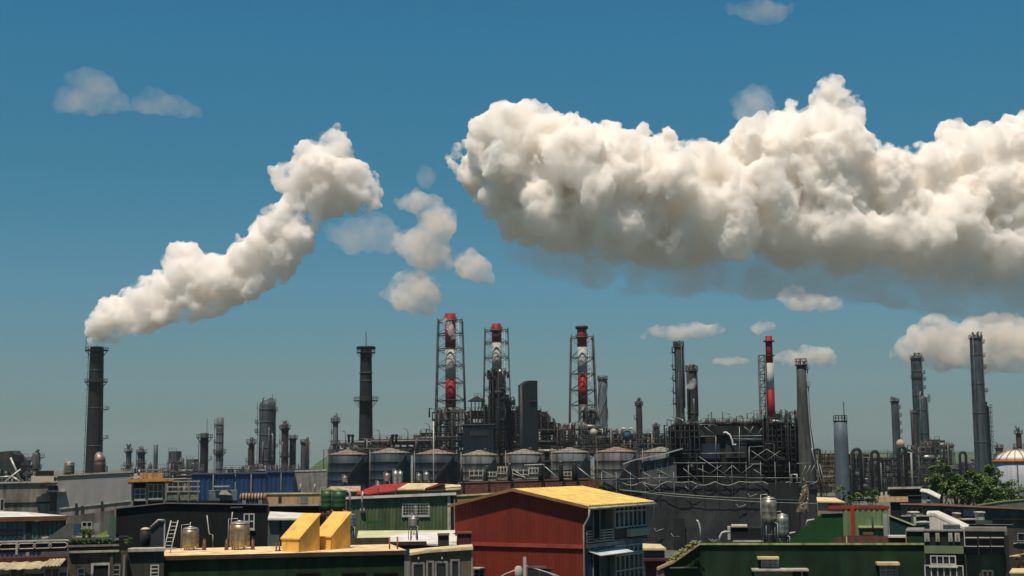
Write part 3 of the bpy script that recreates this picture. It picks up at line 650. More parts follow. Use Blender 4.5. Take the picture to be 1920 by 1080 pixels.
# ---- open steel structures full of pipes, vessels, rails
def structure(label, px0, px1, tops, ybot, Y, depth=8, name='pipe_structure', cat='pipe structure', seed=0, bay=14, lev=14, npipe=20, nves=4, tbeam=.18, tpipe=(.12, .4), mats=None, fillp=0.0, zmin=None, nrail=6):
    """tops = [(px, py)] roofline; a frame of posts, beams, floors, braces and a tangle of pipes"""
    R = random.Random(seed); k = sc(Y); cx = gx((px0 + px1) / 2, 850, Y); root = thing(name, label, cat, (cx, Y, 0))
    ms = mats or (m_steel, m_steel2, m_pipe)
    def topz(x):
        px = (x + cx) / k + 960 - 0
        for (a, ya), (b, yb) in zip(tops, tops[1:]):
            if a <= px <= b: return gz(px, ya + (yb - ya) * (px - a) / max(b - a, 1e-6), Y)
        return gz(px, tops[0][1] if px < tops[0][0] else tops[-1][1], Y)
    x0, x1 = gx(px0, 850, Y) - cx, gx(px1, 850, Y) - cx
    zb = zmin if zmin is not None else max(0, gz(px0, ybot, Y))
    nb = max(1, round((px1 - px0) / bay)); xs = [x0 + (x1 - x0) * i / nb for i in range(nb + 1)]; ys = (0, depth * .5, depth)
    dz = lev * k
    g = G()
    for x in xs:
        for y in ys: g.tube([(x, y, zb), (x, y, topz(x) + R.choice((0, 0, .8)))], tbeam, 4)
    for i in range(nb):
        xm = (xs[i] + xs[i + 1]) / 2; zt = topz(xm); z = zb + dz
        while z <= zt + .1:
            for y in ys:
                if R.random() < .8: g.tube([(xs[i], y, z), (xs[i + 1], y, z)], tbeam, 4)
            g.tube([(xs[i], 0, z), (xs[i], depth, z)], tbeam * .8, 4)
            z += dz
    for i in range(nb):
        z = zb
        while z < topz(xs[i]) - dz * .6:
            if R.random() < .28:
                y = R.choice(ys); a, b = (xs[i], xs[i + 1]) if R.random() < .5 else (xs[i + 1], xs[i]); g.tube([(a, y - .1, z), (b, y - .1, z + dz)], tbeam * .6, 4)
            z += dz
    part('steel_frame', g, ms[0], root)
    nl = int((max(topz(x) for x in xs) - zb) / dz)
    for j in range(1, nl + 1):                       # floors
        z = zb + dz * j; run = [x for x in xs if topz(x) >= z - .1]
        if len(run) > 1 and R.random() < .8: part('deck', G().b2(min(run), max(run), 0, depth, z + .1, z + .22), ms[0], root)
        if len(run) > 1 and nrail:
            part('railing', rail_line((min(run), -.1, z + .2), (max(run), -.1, z + .2), 1.1, 2.5, .05 * max(1, Y / 350)), ms[1], root)
    for j in range(npipe):
        t = R.uniform(*tpipe); m = R.choice((ms[2], ms[2], ms[2], ms[0], ms[0], ms[1], ms[1], m_pipel)); y = R.uniform(-.6, depth * .7)
        if R.random() < .55:
            a = R.uniform(x0, x1 * .9); b = min(x1, a + R.uniform(.15, .6) * (x1 - x0)); z = zb + (min(topz(a), topz(b)) - zb) * R.uniform(.1, 1.0)
            pts = [(a, y, z - R.uniform(0, 2)), (a, y, z), (b, y, z), (b, y, z - R.uniform(.5, 5))]
        else:
            a = R.uniform(x0, x1); z = topz(a) + R.uniform(-.2, .05) * 8; b = a + R.uniform(-2, 2)
            pts = [(a, y, zb), (a, y, z), (b, y, z + .4), (b, y, z - R.uniform(.5, 3))]
        part('pipe', G().tube(pts, t, 6), m, root)
    for j in range(nves):
        a = R.uniform(x0 + 1, x1 - 1); r = R.uniform(.7, 1.4) * max(.6, Y / 450); y = R.uniform(0, depth * .5); f = R.random()
        zf = zb + dz * R.randint(0, max(0, int((topz(a) - zb) / dz) - 1))
        if f < .5: part('vessel', G().lathe([(r * .3, zf), (r, zf + r * .5), (r, zf + dz * .7), (r * .8, zf + dz * .7 + r * .4), (r * .2, zf + dz * .7 + r * .6)], 12, (a, y, 0)), R.choice((m_col, m_steel, m_steel2)), root)
        else: part('heat_exchanger', G().tube([(a - r * 2.4, y, zf + r), (a - r * 2, y, zf + r), (a + r * 2, y, zf + r), (a + r * 2.4, y, zf + r)], [r * .3, r * .8, r * .8, r * .3], 10), R.choice((m_clad, m_steel2, m_pipe)), root)
    if fillp:
        for i in range(nb):
            z = zb
            while z < topz(xs[i]) - dz * .5:
                if R.random() < fillp: part('cladding_panel', G().b2(xs[i] + .1, xs[i + 1] - .1, depth * .45, depth * .55, z + .2, z + dz - .1), R.choice((m_steel, m_black, m_black)), root)
                z += dz
    return root
structure('long pipe rack running over the dark blue tanks past the chimney', 618, 815, [(618, 838), (640, 830), (700, 824), (815, 820)], 862, 416, 6, 'pipe_rack', 'pipe rack', 11, 13, 9, 36, 3)
structure('stepped steelwork with railings around the foot of the tallest lattice tower', 776, 882, [(776, 815), (810, 808), (811, 768), (882, 768)], 905, 440, 10, seed=12, bay=12, lev=13, npipe=50, nves=8, fillp=.4, mats=(m_steel, m_steel, m_steel2))
structure('dense dark process structure below the skeletal column and black block', 872, 1052, [(872, 772), (905, 765), (915, 742), (950, 742), (956, 762), (1010, 768), (1035, 785), (1052, 803)], 905, 446, 12, seed=13, bay=12, lev=11, npipe=84, nves=14, fillp=.85, mats=(m_black, m_steel, m_steel))
structure('dark skeletal process column in front of the second lattice tower', 918, 948, [(918, 700), (928, 690), (948, 700)], 870, 440, 5, 'skeletal_tower', 'steel tower', seed=14, bay=7, lev=8, npipe=46, nves=6, fillp=.85, zmin=10, mats=(m_black, m_steel, m_black))
structure('low pipework and decks in front of the third lattice tower', 1046, 1180, [(1046, 803), (1065, 795), (1180, 812)], 856, 430, 9, seed=15, bay=11, lev=10, npipe=60, nves=8, fillp=.4)
structure('pipe rack with pale valves below the lone slim column', 1150, 1282, [(1150, 812), (1240, 815), (1282, 812)], 860, 428, 8, 'pipe_rack', 'pipe rack', 16, 11, 9, 50, 7, fillp=.2)
structure('narrow caged steelwork wrapped round the foot of the third lattice tower', 1100, 1118, [(1100, 768), (1118, 764)], 850, 440, 4, 'steel_cage', 'steel tower', seed=17, bay=6, lev=7, npipe=20, nves=2, fillp=.3)
structure('low pipework before the big banded column above the blue sheds', 455, 560, [(455, 873), (560, 873)], 905, 470, 6, 'pipe_rack', 'pipe rack', 18, 12, 8, 26, 6)
structure('small pipe rack tying the ribbed stack to the blue sheds', 418, 480, [(418, 880), (480, 880)], 905, 480, 4, 'pipe_rack', 'pipe rack', 19, 14, 8, 12, 3)
structure('pipework cluster beneath the small vessels beside the hopper', -10, 100, [(-10, 880), (45, 884), (100, 890)], 925, 395, 6, 'pipe_rack', 'pipe rack', 20, 12, 9, 34, 5, fillp=.3)
structure('ground level pipework between the waisted column and slab sided block', 228, 375, [(228, 878), (300, 882), (312, 868), (375, 870)], 915, 500, 6, 'pipe_rack', 'pipe rack', 21, 12, 9, 34, 6)
structure('distant bright yellow-brown pipe rack behind the pale blue railed stack', 1530, 1612, [(1530, 845), (1550, 850), (1612, 856)], 925, 520, 10, seed=22, bay=9, lev=9, npipe=44, nves=8, mats=(m_steel, mat('pipe_tan', (.25, .16, .08), .7, 0, .4, .4), mat('pipe_cream', (.45, .36, .24), .6, 0, .4, .4)), fillp=.2)
structure('long dense dark pipe rack between the pale blue stack and the balconied towers', 1595, 1720, [(1595, 850), (1640, 860), (1720, 845)], 930, 480, 10, seed=23, bay=10, lev=11, npipe=70, nves=9, fillp=.45)
structure('dark blue process steelwork at the feet of the balconied towers', 1690, 1790, [(1690, 850), (1715, 835), (1752, 822), (1770, 832), (1790, 860)], 930, 560, 12, seed=24, bay=9, lev=9, npipe=60, nves=12, fillp=.55)
structure('far pipe rack between the small towers and the tallest dark column', 1780, 1890, [(1780, 872), (1830, 862), (1890, 845)], 925, 640, 10, seed=25, bay=9, lev=9, npipe=40, nves=6, fillp=.3)

# dark U-shaped pipe loops
for lab, px, yt, wd, Y in (('black hooped pipe loop standing just past the pale blue railed stack', 1607, 842, 20, 470), ('black hooped pipe loop over the middle of the dense pipe rack', 1641, 846, 18, 470),
        ('black hooped pipe loop under the small white dome', 1692, 838, 20, 465), ('black hooped pipe loop against the trees', 1806, 848, 16, 430), ('black hooped pipe loop just before the flared chimney foot', 1533, 842, 14, 480)):
    k = sc(Y); r_ = thing('pipe_loop', lab, 'pipe loop', (gx(px, 870, Y), Y, 0), 0, 'hooped black pipe loops in the far plant'); h = gz(px, yt, Y); w_ = wd / 2 * k * .7
    pts = [(-w_, 0, 0), (-w_, 0, h - w_)] + [(-math.cos(a) * w_, 0, h - w_ + math.sin(a) * w_) for a in (.5, 1.0, 1.57, 2.1, 2.6)] + [(w_, 0, h - w_), (w_, 0, 0)]
    part('loop_pipe', G().tube(pts, wd * .16 * k, 8), m_black, r_)
    for i in range(4): part('tie_bar', G().b2(-w_, w_, -.1, .1, h * .3 + i * h * .14, h * .3 + i * h * .14 + .2), m_steel, r_)

# tall black block with chamfered top
Y = 432; k = sc(Y); r_ = thing('silo_block', 'tall windowless black block with a sloping top above the tanks', 'silo', (gx(990, 760, Y), Y, 0), math.radians(24))
zt = gz(990, 714, Y); zl = gz(990, 722, Y); a = 14.5 * k
m_blk = mat('block_dark', (.014, .022, .024), .6, 0, .3, .2, .3)
part('casing', G().prism([(-a, 0), (a, 0), (a, zt), (-a * .1, zt), (-a, zl)], 2 * a * .8, at0=-a * .8), m_blk, r_)
part('service_ledge', G().b2(-a * .2, a * .9, -a * .8 - .5, -a * .8, gz(990, 753, Y), gz(990, 752, Y)), m_steel2, r_)
part('side_ladder', G().tube([(-a - .15, -1, 5), (-a - .15, -1, zl)], .12, 4).tube([(-a - .15, 0, 5), (-a - .15, 0, zl)], .12, 4), m_steel2, r_)

# hut with pyramid roof on the steelwork
Y = 436; k = sc(Y); r_ = thing('roof_hut', 'little open hut with dark pyramid roof on top of the steelwork', 'shelter', at(894, 766, Y))
part('roof', G().lathe([(17 * k, 13 * k), (17.5 * k, 14 * k), (5 * k, 21 * k), (.3, 23 * k)], 8, smooth=False), m_black, r_)
for x in (-10, -3, 4, 10): part('post', G().tube([(x * k, 0, 0), (x * k, 0, 14 * k)], .2, 4), m_steel, r_)
part('vent_rail', rail_line((-5 * k, 0, 20 * k), (8 * k, 0, 20 * k), 1.3, 1, .07), m_steel, r_)

# blue clad building inside the structure
Y = 425; r_ = thing('control_building', 'blue clad plant building with pale roof edge inside the dark steelwork', 'building', (gx(896, 830, Y), Y, 0)); k = sc(Y)
x0, x1 = gx(868, 830, Y) - gx(896, 830, Y), gx(926, 830, Y) - gx(896, 830, Y); zt = gz(896, 797, Y)
part('wall', G().sheet(x0, x1, lambda x: 10, lambda x: zt, 0, .9, .12), mat('blue_clad', (.008, .018, .032), .6, 0, .3, .3, .4), r_)
part('body', G().b2(x0, x1, .1, 6, 10, zt - .05), m_steel, r_)
part('roof_edge', G().b2(x0 - .3, x1 + .3, -.4, 6.2, zt, zt + .3), m_steel2, r_)
part('window_band', G().b2(x0 + 2, x1 - 2, -.2, -.14, zt - 3.2, zt - 1.8), m_glass, r_)

# pale spherical and domed vessels on the rack
def ball(label, px, py, d, Y, m, name='dome_vessel', group=None):
    k = sc(Y); r = d / 2 * k; r_ = thing(name, label, 'vessel', at(px, py, Y), 0, group)
    part('shell', G().lathe([(r * .5, -r * .87), (r * .87, -r * .5), (r, 0), (r * .87, r * .5), (r * .5, r * .87), (r * .1, r)], 16), m, r_)
    for s0 in (-1, 1): part('leg', G().tube([(s0 * r * .8, 0, -r * .3), (s0 * r * .8, 0, -r * 2)], .15, 5), m_steel, r_)
    part('nozzle', G().tube([(0, 0, r * .9), (0, 0, r * 1.3), (r * .6, 0, r * 1.3)], .14, 5), m_pipe, r_)
    return r_
ball('pale cream spherical vessel beside the spiral stack foot', 1113, 811, 15, 424, mat('cream_vessel', (.34, .31, .27), .5, 0, .2, .6))
ball('pale rusty dome behind the hooped pipes, highest in the dense pipework', 1688, 832, 16, 520, mat('dome_tan', (.38, .30, .22), .6, 0, .3, .6))
r_ = thing('hooped_vessel', 'blue drum vessel under two bright silver pipe hoops on the rack', 'vessel', at(1176, 825, 424)); k = sc(424)
part('drum', G().lathe([(8 * k, 0), (8 * k, 14 * k), (4 * k, 17 * k)], 16), mat('drum_blue', (.04, .08, .13), .6), r_)
for s0 in (-1, 1): part('hoop_pipe', G().tube([(s0 * 1 * k, -1, 15 * k), (s0 * 3 * k, -1, 20 * k), (s0 * 8 * k, -1, 22 * k), (s0 * 12 * k, -1, 18 * k), (s0 * 12 * k, -1, 3 * k)], .3, 7), m_pipel, r_)

# street style lamps above the rack
for lab, px, py in (('curved neck lamp above the first blue tank', 648, 808), ('curved neck lamp just past the dark chimney', 712, 806), ('curved neck lamp above the third blue tank', 765, 804), ('thin bent vent lamp where the stepped steelwork starts', 806, 794)):
    r_ = thing('lamp_post', lab, 'lamp', at(px, 838, 412), 0, 'lamps along the pipe rack'); k = sc(412); h = (838 - py) * k
    part('pole', G().tube([(0, 0, 0), (0, 0, h * .8), (-.3, 0, h * .95), (-1.2, 0, h)], .11, 5), m_steel2, r_); part('lamp_head', G().box((-1.4, 0, h), (.9, .3, .2)), m_pipel, r_)
for lab, px in (('stubby black vent closest to the first curved lamp', 654), ('stubby black vent between the first lamp and the chimney', 661), ('stubby black vent left of the pair past the chimney', 736), ('stubby black vent of the pair past the chimney, closer to the steelwork', 743)):
    r_ = thing('roof_vent', lab, 'vent', at(px, 830, 412)); part('pipe', G().lathe([(.35, 0), (.35, 1.8)], 8), m_black, r_); part('cowl', G().lathe([(.5, 1.7), (.55, 2.2), (.2, 2.5)], 8), m_black, r_)
# tall pale pole in front of the third tank and brace
r_ = thing('light_pole', 'tall thin pale pole in front of the third blue tank', 'pole', (gx(813, 850, 380), 380, 0)); part('pole', G().tube([(0, 0, 0), (0, 0, gz(813, 790, 380))], .16, 6), m_pipel, r_); part('cap', G().box((0, 0, gz(813, 789, 380)), (.8, .3, .25)), m_steel, r_)
r_ = thing('lamp_bracket', 'thin square bent post at the corner of the first blue tank', 'post', (gx(607, 880, 385), 385, 0)); k = sc(385); z = gz(607, 843, 385)
part('post', G().tube([(0, 0, 0), (0, 0, z), (1.3, 0, z), (1.3, 0, z - 1)], .13, 5), m_steel, r_); part('lantern', G().lathe([(.1, 0), (.55, .4), (.4, 1)], 8, (0.2, 0, gz(607, 912, 385))), m_pipel, r_)

# far hills, tree line
def ridge(name, px0, px1, Y, h, seed, m):
    g = G(); n = 60; R = random.Random(seed); V = []; Fc = []
    x0, x1 = gx(px0, 860, Y), gx(px1, 860, Y)
    prof = []
    for i in range(n + 1):
        f = i / n; prof.append(h(f) * (1 + .25 * noise.noise(Vector((f * 9, seed, 0))) + .08 * noise.noise(Vector((f * 40, seed, 3)))))
    rows = ((0, 0), (.5, 60), (.85, 130), (1, 220), (.6, 330), (0, 480))
    for i in range(n + 1):
        for a, dy in rows: V.append((x0 + (x1 - x0) * i / n, Y + dy * Y / 2500, prof[i] * a + (3 * noise.noise(Vector((i * .7, dy, seed))) if a else -1)))
    c = len(rows)
    for i in range(n):
        for j in range(c - 1): Fc.append((i * c + j, (i + 1) * c + j, (i + 1) * c + j + 1, i * c + j + 1))
    g.add(V, Fc, True); o = part(name, g, m); o['kind'] = 'structure'; return o
mh = mat('hill_green', (.05, .085, .035), .95, 0, .5, .03)
ridge('hill', 555, 660, 1500, lambda f: 24 * math.sin(math.pi * f) ** .6, 3, mh)
ridge('distant_hill', 1440, 2100, 3000, lambda f: 30 * math.sin(math.pi * f) ** .4, 5, mh)
# ================================================================== THE HOUSES
PRISM_DROP = 0.05               # roofs fall gently towards the back
C0 = Vector((0, 0, CAM_Z))
def ray(px, py): return (ROT @ Vector(((px - 960) / F, -(py - 540) / F, -1)))
class B:
    """a building: front wall on the ground line P -> Q, local x along it, y away from us"""
    def __init__(s, name, label, cat, P, Q, group=None, py=960, align=True):
        if align:                                   # sides run away from us, as the streets here do
            pe = Q[0] if P[0] + Q[0] < 1920 else P[0]; ym = (P[1] + Q[1]) / 2; d = (Q[0] - P[0]) / F * ym * (960 - pe) / F
            d = max(-.12 * ym, min(.12 * ym, d)) / 2; P = (P[0], ym - d); Q = (Q[0], ym + d)
        a = at(P[0], py, P[1]); b = at(Q[0], py, Q[1]); a.z = b.z = 0; s.o = a; d = b - a; s.W = d.length; s.u = d.normalized()
        s.rz = math.atan2(d.y, d.x); s.n = Vector((-s.u.y, s.u.x, 0)); s.root = thing(name, label, cat, a, s.rz, group)
    def F(s, px, py, off=0.0):
        d = ray(px, py); o = s.o - s.n * off; t = (o - C0).dot(s.n) / d.dot(s.n); h = C0 + d * t
        return ((h - s.o).dot(s.u), h.z)
    def R(s, px, py, off=0.0):
        d = ray(px, py); o = s.o + s.u * (s.W + off); t = (o - C0).dot(s.u) / d.dot(s.u); h = C0 + d * t
        return ((h - s.o).dot(s.n), h.z)
    def Z(s, px, py, z):
        d = ray(px, py); t = (z - CAM_Z) / d.z; h = C0 + d * t
        return ((h - s.o).dot(s.u), (h - s.o).dot(s.n))
    def bx(s, g, face, a0, a1, z0, z1, d0, d1):
        if face == 'F': g.b2(min(a0, a1), max(a0, a1), -d1, -d0, z0, z1)
        else: g.b2(s.W + d0, s.W + d1, min(a0, a1), max(a0, a1), z0, z1)
        return g
    def rect(s, name, px0, py0, px1, py1, m, d0=-.05, d1=.03, face='F', label=None, parent=None):
        f = s.F if face == 'F' else s.R
        a0, z1 = f(px0, py0); a1, z0 = f(px1, py1)
        z0, z1 = max(0.0, min(z0, z1)), max(z0, z1)
        return part(name, s.bx(G(), face, a0, a1, z0, z1, d0, d1), m, parent or s.root, label)
    def poly(s, name, pts, depth, m, off=0.0, ground=True, label=None):
        """pts in photo pixels along the top edge, left to right; closed down to the ground"""
        q = [s.F(px, py) for px, py in pts]
        if ground: q = [(q[0][0], 0)] + q + [(q[-1][0], 0)]
        return part(name, G().prism(q, depth, at0=-off), m, s.root, label)
    def win(s, px0, py0, px1, py1, nx=2, ny=1, face='F', fm=None, gm=None, t=.06, name='window', bars=0, label=None):
        f = s.F if face == 'F' else s.R; fm = fm or m_frame
        a0, z1 = f(px0, py0); a1, z0 = f(px1, py1); a0, a1 = min(a0, a1), max(a0, a1); z0 = max(z0, .1)
        w_ = part(name, s.bx(G(), face, a0, a1, z0, z1, -.02, .02), gm or m_glass, s.root, label)
        g = G(); X = lambda i: a0 + (a1 - a0) * i / nx; Zz = lambda i: z0 + (z1 - z0) * i / ny
        for i in range(nx + 1): s.bx(g, face, X(i) - t / 2, X(i) + t / 2, z0 - t / 2, z1 + t / 2, .0, .07)
        for i in range(ny + 1): s.bx(g, face, a0 - t / 2, a1 + t / 2, Zz(i) - t / 2, Zz(i) + t / 2, .003, .073)
        part('frame', g, fm, w_)
        if bars:
            g = G()
            for i in range(1, bars): x = a0 + (a1 - a0) * i / bars; s.bx(g, face, x - .012, x + .012, z0, z1, .12, .145)
            for i in (1, 2, 3): z = z0 + (z1 - z0) * i / 4; s.bx(g, face, a0, a1, z - .012, z + .012, .117, .148)
            part('security_grille', g, fm, w_)
        part('sill', s.bx(G(), face, a0 - .08, a1 + .08, z0 - .14, z0 - .07, 0, .14), fm, w_)
        return w_
    def slope(s, name, front, back, d, m, th=.12, y0=-.35, label=None):
        """pitched roof: front edge (pixel points) at y0, back edge (pixel points) d further in"""
        fr = [s.F(px, py, -y0) for px, py in front]; bk = [s.F(px, py, -(y0 + d)) for px, py in back]; n = len(fr)
        V = [(x, y0, z) for x, z in fr] + [(x, y0 + d, z) for x, z in bk]; V += [(x, y, z - th) for x, y, z in V]
        Fc = [(i, i + 1, n + i + 1, n + i) for i in range(n - 1)] + [(2 * n + i, 3 * n + i, 3 * n + i + 1, 2 * n + i + 1) for i in range(n - 1)]
        Fc += [(i, 2 * n + i, 2 * n + i + 1, i + 1) for i in range(n - 1)] + [(n + i, n + i + 1, 3 * n + i + 1, 3 * n + i) for i in range(n - 1)]
        Fc += [(0, n, 3 * n, 2 * n), (n - 1, 3 * n - 1, 4 * n - 1, 2 * n - 1)]
        return part(name, G().add(V, Fc), m, s.root, label)
    def roof(s, name, pts, z, th, m, dz=0.0, label=None):
        """flat slab: pts pixel corners on plane z"""
        q = [s.Z(px, py, z) for px, py in pts]; return part(name, G().prism(q, -th, 'z', z), m, s.root, label)
m_frame = mat('window_frame_white', (.48, .47, .43), .6, 0, .2, 1.5, .3)
m_framed = mat('window_frame_grey', (.22, .21, .19), .6, 0, .25, 1.5, .3)
m_cream = mat('roof_cream', (.62, .50, .28), .75, 0, .25, .8, .2, (.25, .14, .06), .5, .3)
m_whiter = mat('roof_white', (.62, .59, .54), .65, 0, .15, .8, .1, (.25, .18, .12), .3, .2)
m_dgreen = mat('wall_dark_green', (.014, .036, .016), .8, 0, .4, .5, .4)
m_trim = mat('trim_pale', (.42, .40, .34), .7, 0, .3, 1.2, .2, (.15, .1, .06), .4)
m_wood = mat('timber_dark', (.05, .035, .025), .85, 0, .4, 2)
m_leaf = mat('leaf_green', (.06, .13, .025), .7, 0, .5, 3)
m_leafd = mat('leaf_dark', (.03, .075, .018), .75, 0, .5, 3)
m_soil = mat('planter_clay', (.16, .07, .04), .9, 0, .3, 2)
m_pvc = mat('pvc_pipe', (.45, .44, .40), .5, 0, .2, 2, .2)
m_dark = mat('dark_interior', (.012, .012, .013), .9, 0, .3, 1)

# ---------- small roof-top things
def water_tank(label, px, ytop, ybody, ystand, wpx, Y, m=None, cone=False, fill_m=None, group=None, legs=3, base_z=None):
    k = sc(Y); r = wpx / 2 * k; m = m or m_inox; z0 = gz(px, ystand, Y); root = thing('water_tank', label, 'water tank', (gx(px, ybody, Y), Y, z0), 0, group)
    zb = gz(px, ybody, Y) - z0; zt = gz(px, ytop, Y) - z0; H = zt - zb
    prof = [(r * .8, zb), (r, zb + .06)]
    for i in range(1, 4): z = zb + (H - r * .35) * i / 4; prof += [(r, z - .05), (r * 1.035, z), (r, z + .05)]
    body = part('tank_body', G().lathe(prof + [(r, zt - r * .35)], 20), m, root)
    part('dome_lid', G().lathe([(r * 1.02, zt - r * .36), (r * .85, zt - r * .18), (r * .45, zt - r * .06), (r * .3, zt - r * .05), (r * .3, zt), (r * .1, zt + .02)], 20), fill_m or m_inox, root)
    if zb > .12:
        for i in range(4):
            a = math.radians(45 + 90 * i); x, y = math.cos(a) * r * .8, math.sin(a) * r * .8
            part('leg', G().tube([(x * 1.15, y * 1.15, 0), (x, y, zb + .05)], .03 + .01 * (r > .5), 5), m_pipe, root)
        g = G()
        for i in range(4):
            a, b = math.radians(45 + 90 * i), math.radians(135 + 90 * i)
            g.tube([(math.cos(a) * r * .87, math.sin(a) * r * .87, zb * .5), (math.cos(b) * r * .87, math.sin(b) * r * .87, zb * .5)], .02, 4)
            g.tube([(math.cos(a) * r * .92, math.sin(a) * r * .92, zb * .05), (math.cos(b) * r * .8, math.sin(b) * r * .8, zb * .95)], .015, 4)
        part('stand_brace', g, m_pipe, root)
    part('outlet_pipe', G().tube([(r * .6, -r * .7, zb + .1), (r * .9, -r * .95, zb + .05), (r * .9, -r * .95, .03)], .025, 5), m_pvc, root)
    part('fill_pipe', G().tube([(-r * .2, 0, zt - .03), (-r * .2, 0, zt + .12), (-r * 1.1, -r * .1, zt + .1), (-r * 1.15, -r * .1, 0.02)], .022, 5), m_pvc, root)
    return root
def pole(label, pts, Y, m=None, r=.04, name='pipe_pole', cat='pipe', base=None):
    """bent pipe through photo pixels at one distance"""
    P_ = [at(px, py, Y) for px, py in pts]; o = P_[0]; root = thing(name, label, cat, o)
    part('tube', G().tube([p - o for p in P_], r, 6), m or m_pvc, root); part('foot', G().box((0, 0, 0), (r * 4, r * 4, r * 2)), m_steel2, root); return root
def plant(label, px, py, wpx, hpx, Y, name='potted_plant', m=None, group=None, pot=True, seed=0):
    k = sc(Y); R = random.Random(seed + int(px)); o = at(px, py, Y); root = thing(name, label, 'plant', o, 0, group); w_, h = wpx / 2 * k, hpx * k
    if pot: part('pot', G().lathe([(w_ * .35, 0), (w_ * .5, h * .22), (w_ * .55, h * .25)], 10), m_soil, root)
    g = G()
    for i in range(110):
        c = Vector((R.gauss(0, .45) * w_, R.gauss(0, .35) * w_, h * (.25 + .7 * R.random()))); s = R.uniform(.04, .12); a = Vector((R.uniform(-1, 1), R.uniform(-1, 1), R.uniform(-.5, .7))).normalized() * s; b = a.orthogonal().normalized() * s * .5
        g.add([c - a, c + b, c + a, c - b], [(0, 1, 2, 3)])
    part('foliage', g, m or m_leaf, root)
    part('stem', G().tube([(0, 0, h * .1), (0, 0, h * .6)], .02, 4), m_wood, root); return root

# ---------- 1 grey building far left
b = B('apartment_building', 'long pale grey blank walled building with stained lower wing beside the smokestack', 'building', (-20, 158), (245, 148))
m_gw = mat('render_pale_grey', (.30, .295, .285), .85, 0, .1, .3, .15); m_stain = mat('render_stained', (.24, .23, .20), .9, 0, .22, .5, .4, (.06, .045, .035), .75, .3)
b.poly('wall', [(108, 893), (245, 886)], 12, m_gw)
part('coping', G().prism([b.F(106, 890), b.F(246, 883), b.F(246, 886), b.F(106, 893)], 12.3, at0=-.15), m_trim, b.root)
b.poly('side_wing', [(-20, 906), (107.6, 904)], 10, m_stain, off=-.5, label='stained concrete wing with black streaks')
part('wing_coping', G().prism([b.F(-20, 904), b.F(107.6, 902), b.F(107.6, 905), b.F(-20, 907)], 10.4, at0=.3), m_trim, b.root)
b.rect('door', 94, 927, 105, 958, mat('door_olive', (.09, .08, .055), .7), d0=-.6, d1=-.42)
for i, (x0, y0, x1, y1) in enumerate(((86, 919, 123, 922), (88, 908, 108, 910))): b.rect('canopy', x0, y0, x1, y1, m_trim, d0=-.5, d1=.8)
b.win(-6, 936, 7, 957, 2, 1)
b.rect('hanging_wire', 0, 943, 94, 944, m_dark, d0=-.45, d1=-.38)
r_ = B('roof_cabin', 'cream topped dark rooftop cabin at the pale building corner', 'roof cabin', (60, 150), (101, 149)); r_.root.location.z = 0
r_.rect('base_wall', 60, 893, 101, 903, mat('cabin_cream', (.6, .5, .38), .7, 0, .1), d0=-3, d1=0); r_.rect('dark_panel', 68, 883, 101, 893, m_black, d0=-2.9, d1=-.3)
water_tank('small dull green water tank with two pale patches on the blank grey wall top', 130, 865, 890, 892, 18, 151, m=mat('tank_dull', (.12, .14, .10), .5, .2, .4, 2, .4, (.35, .16, .1), .5))
b = B('balcony_wall', 'long pinkish panelled balcony parapet below the blank grey wall', 'parapet', (112, 138), (245, 134))
b.poly('panel', [(112, 955), (245, 940)], .3, mat('parapet_pink', (.30, .25, .22), .85, 0, .2, .6, .3, (.12, .08, .06), .4)); b.root['label'] = 'long pinkish panelled balcony parapet below the blank grey wall'
part('top_rail', G().prism([b.F(112, 952), b.F(245, 937), b.F(245, 940), b.F(112, 955)], .45, at0=-.1), m_trim, b.root)
for px, y0, y1 in ((143, 944, 972), (191, 940, 966), (154, 948, 970)): b.rect('post', px - 2, y0, px + 2, y1, m_steel, d0=-.1, d1=.15)

# ---------- 2 orange roofed open frame
b = B('open_frame_building', 'dark open framed building with glowing orange roof edge next to the blank grey wall', 'building', (245, 142), (312, 140))
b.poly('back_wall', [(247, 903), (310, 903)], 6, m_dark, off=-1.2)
part('roof', G().prism([b.F(239, 899), b.F(327, 898), b.F(324, 902), b.F(240, 904)], 5, at0=-.6), mat('roof_orange', (.55, .27, .08), .7, 0, .3, 1, .2, RUST, .5), b.root)
b.rect('roof_parapet', 262, 887, 305, 899, mat('parapet_orange', (.42, .27, .13), .8, 0, .3, .8, .4, RUST, .4), d0=-2, d1=-.1)
b.rect('roof_box', 251, 888, 258, 898, m_frame, d0=-1, d1=0)
for px in (248, 275, 308): b.rect('post', px - 1.5, 903, px + 1.5, 952, m_framed, d0=-.2, d1=0)
for py in (915, 938): b.rect('cross_rail', 247, py, 309, py + 1.6, m_framed, d0=-.15, d1=-.03)
b.win(253, 917, 272, 936, 2, 2); b.win(279, 908, 304, 934, 3, 2)
for i, (x0, x1) in enumerate(((311, 334), (337, 369))): pass
b = B('roof_terrace', 'glazed roof terrace screens and pipe rails between the orange roof and blue sheds', 'terrace', (308, 150), (446, 150))
b.poly('base_wall', [(308, 938), (446, 938)], 6, m_dark)
b.rect('screen', 313, 921, 332, 939, mat('screen_pale', (.12, .17, .14), .4, 0, .5, 2), d0=-.1, d1=0); b.rect('screen', 338, 921, 369, 938, mat('screen_greenish', (.16, .20, .13), .4, 0, .6, 2.5), d0=-.1, d1=0)
for py in (902, 912, 921): b.rect('rail', 309, py, 375, py + 1.2, m_trim, d0=0, d1=.1)
for px in (312, 334, 371, 354): b.rect('post', px - .7, 900, px + .7, 940, m_framed, d0=0, d1=.1)
b.rect('cabin_wall', 391, 920, 444, 938, mat('cabin_teal', (.12, .16, .17), .7, 0, .4, 1.2, .3), d0=-3, d1=0)
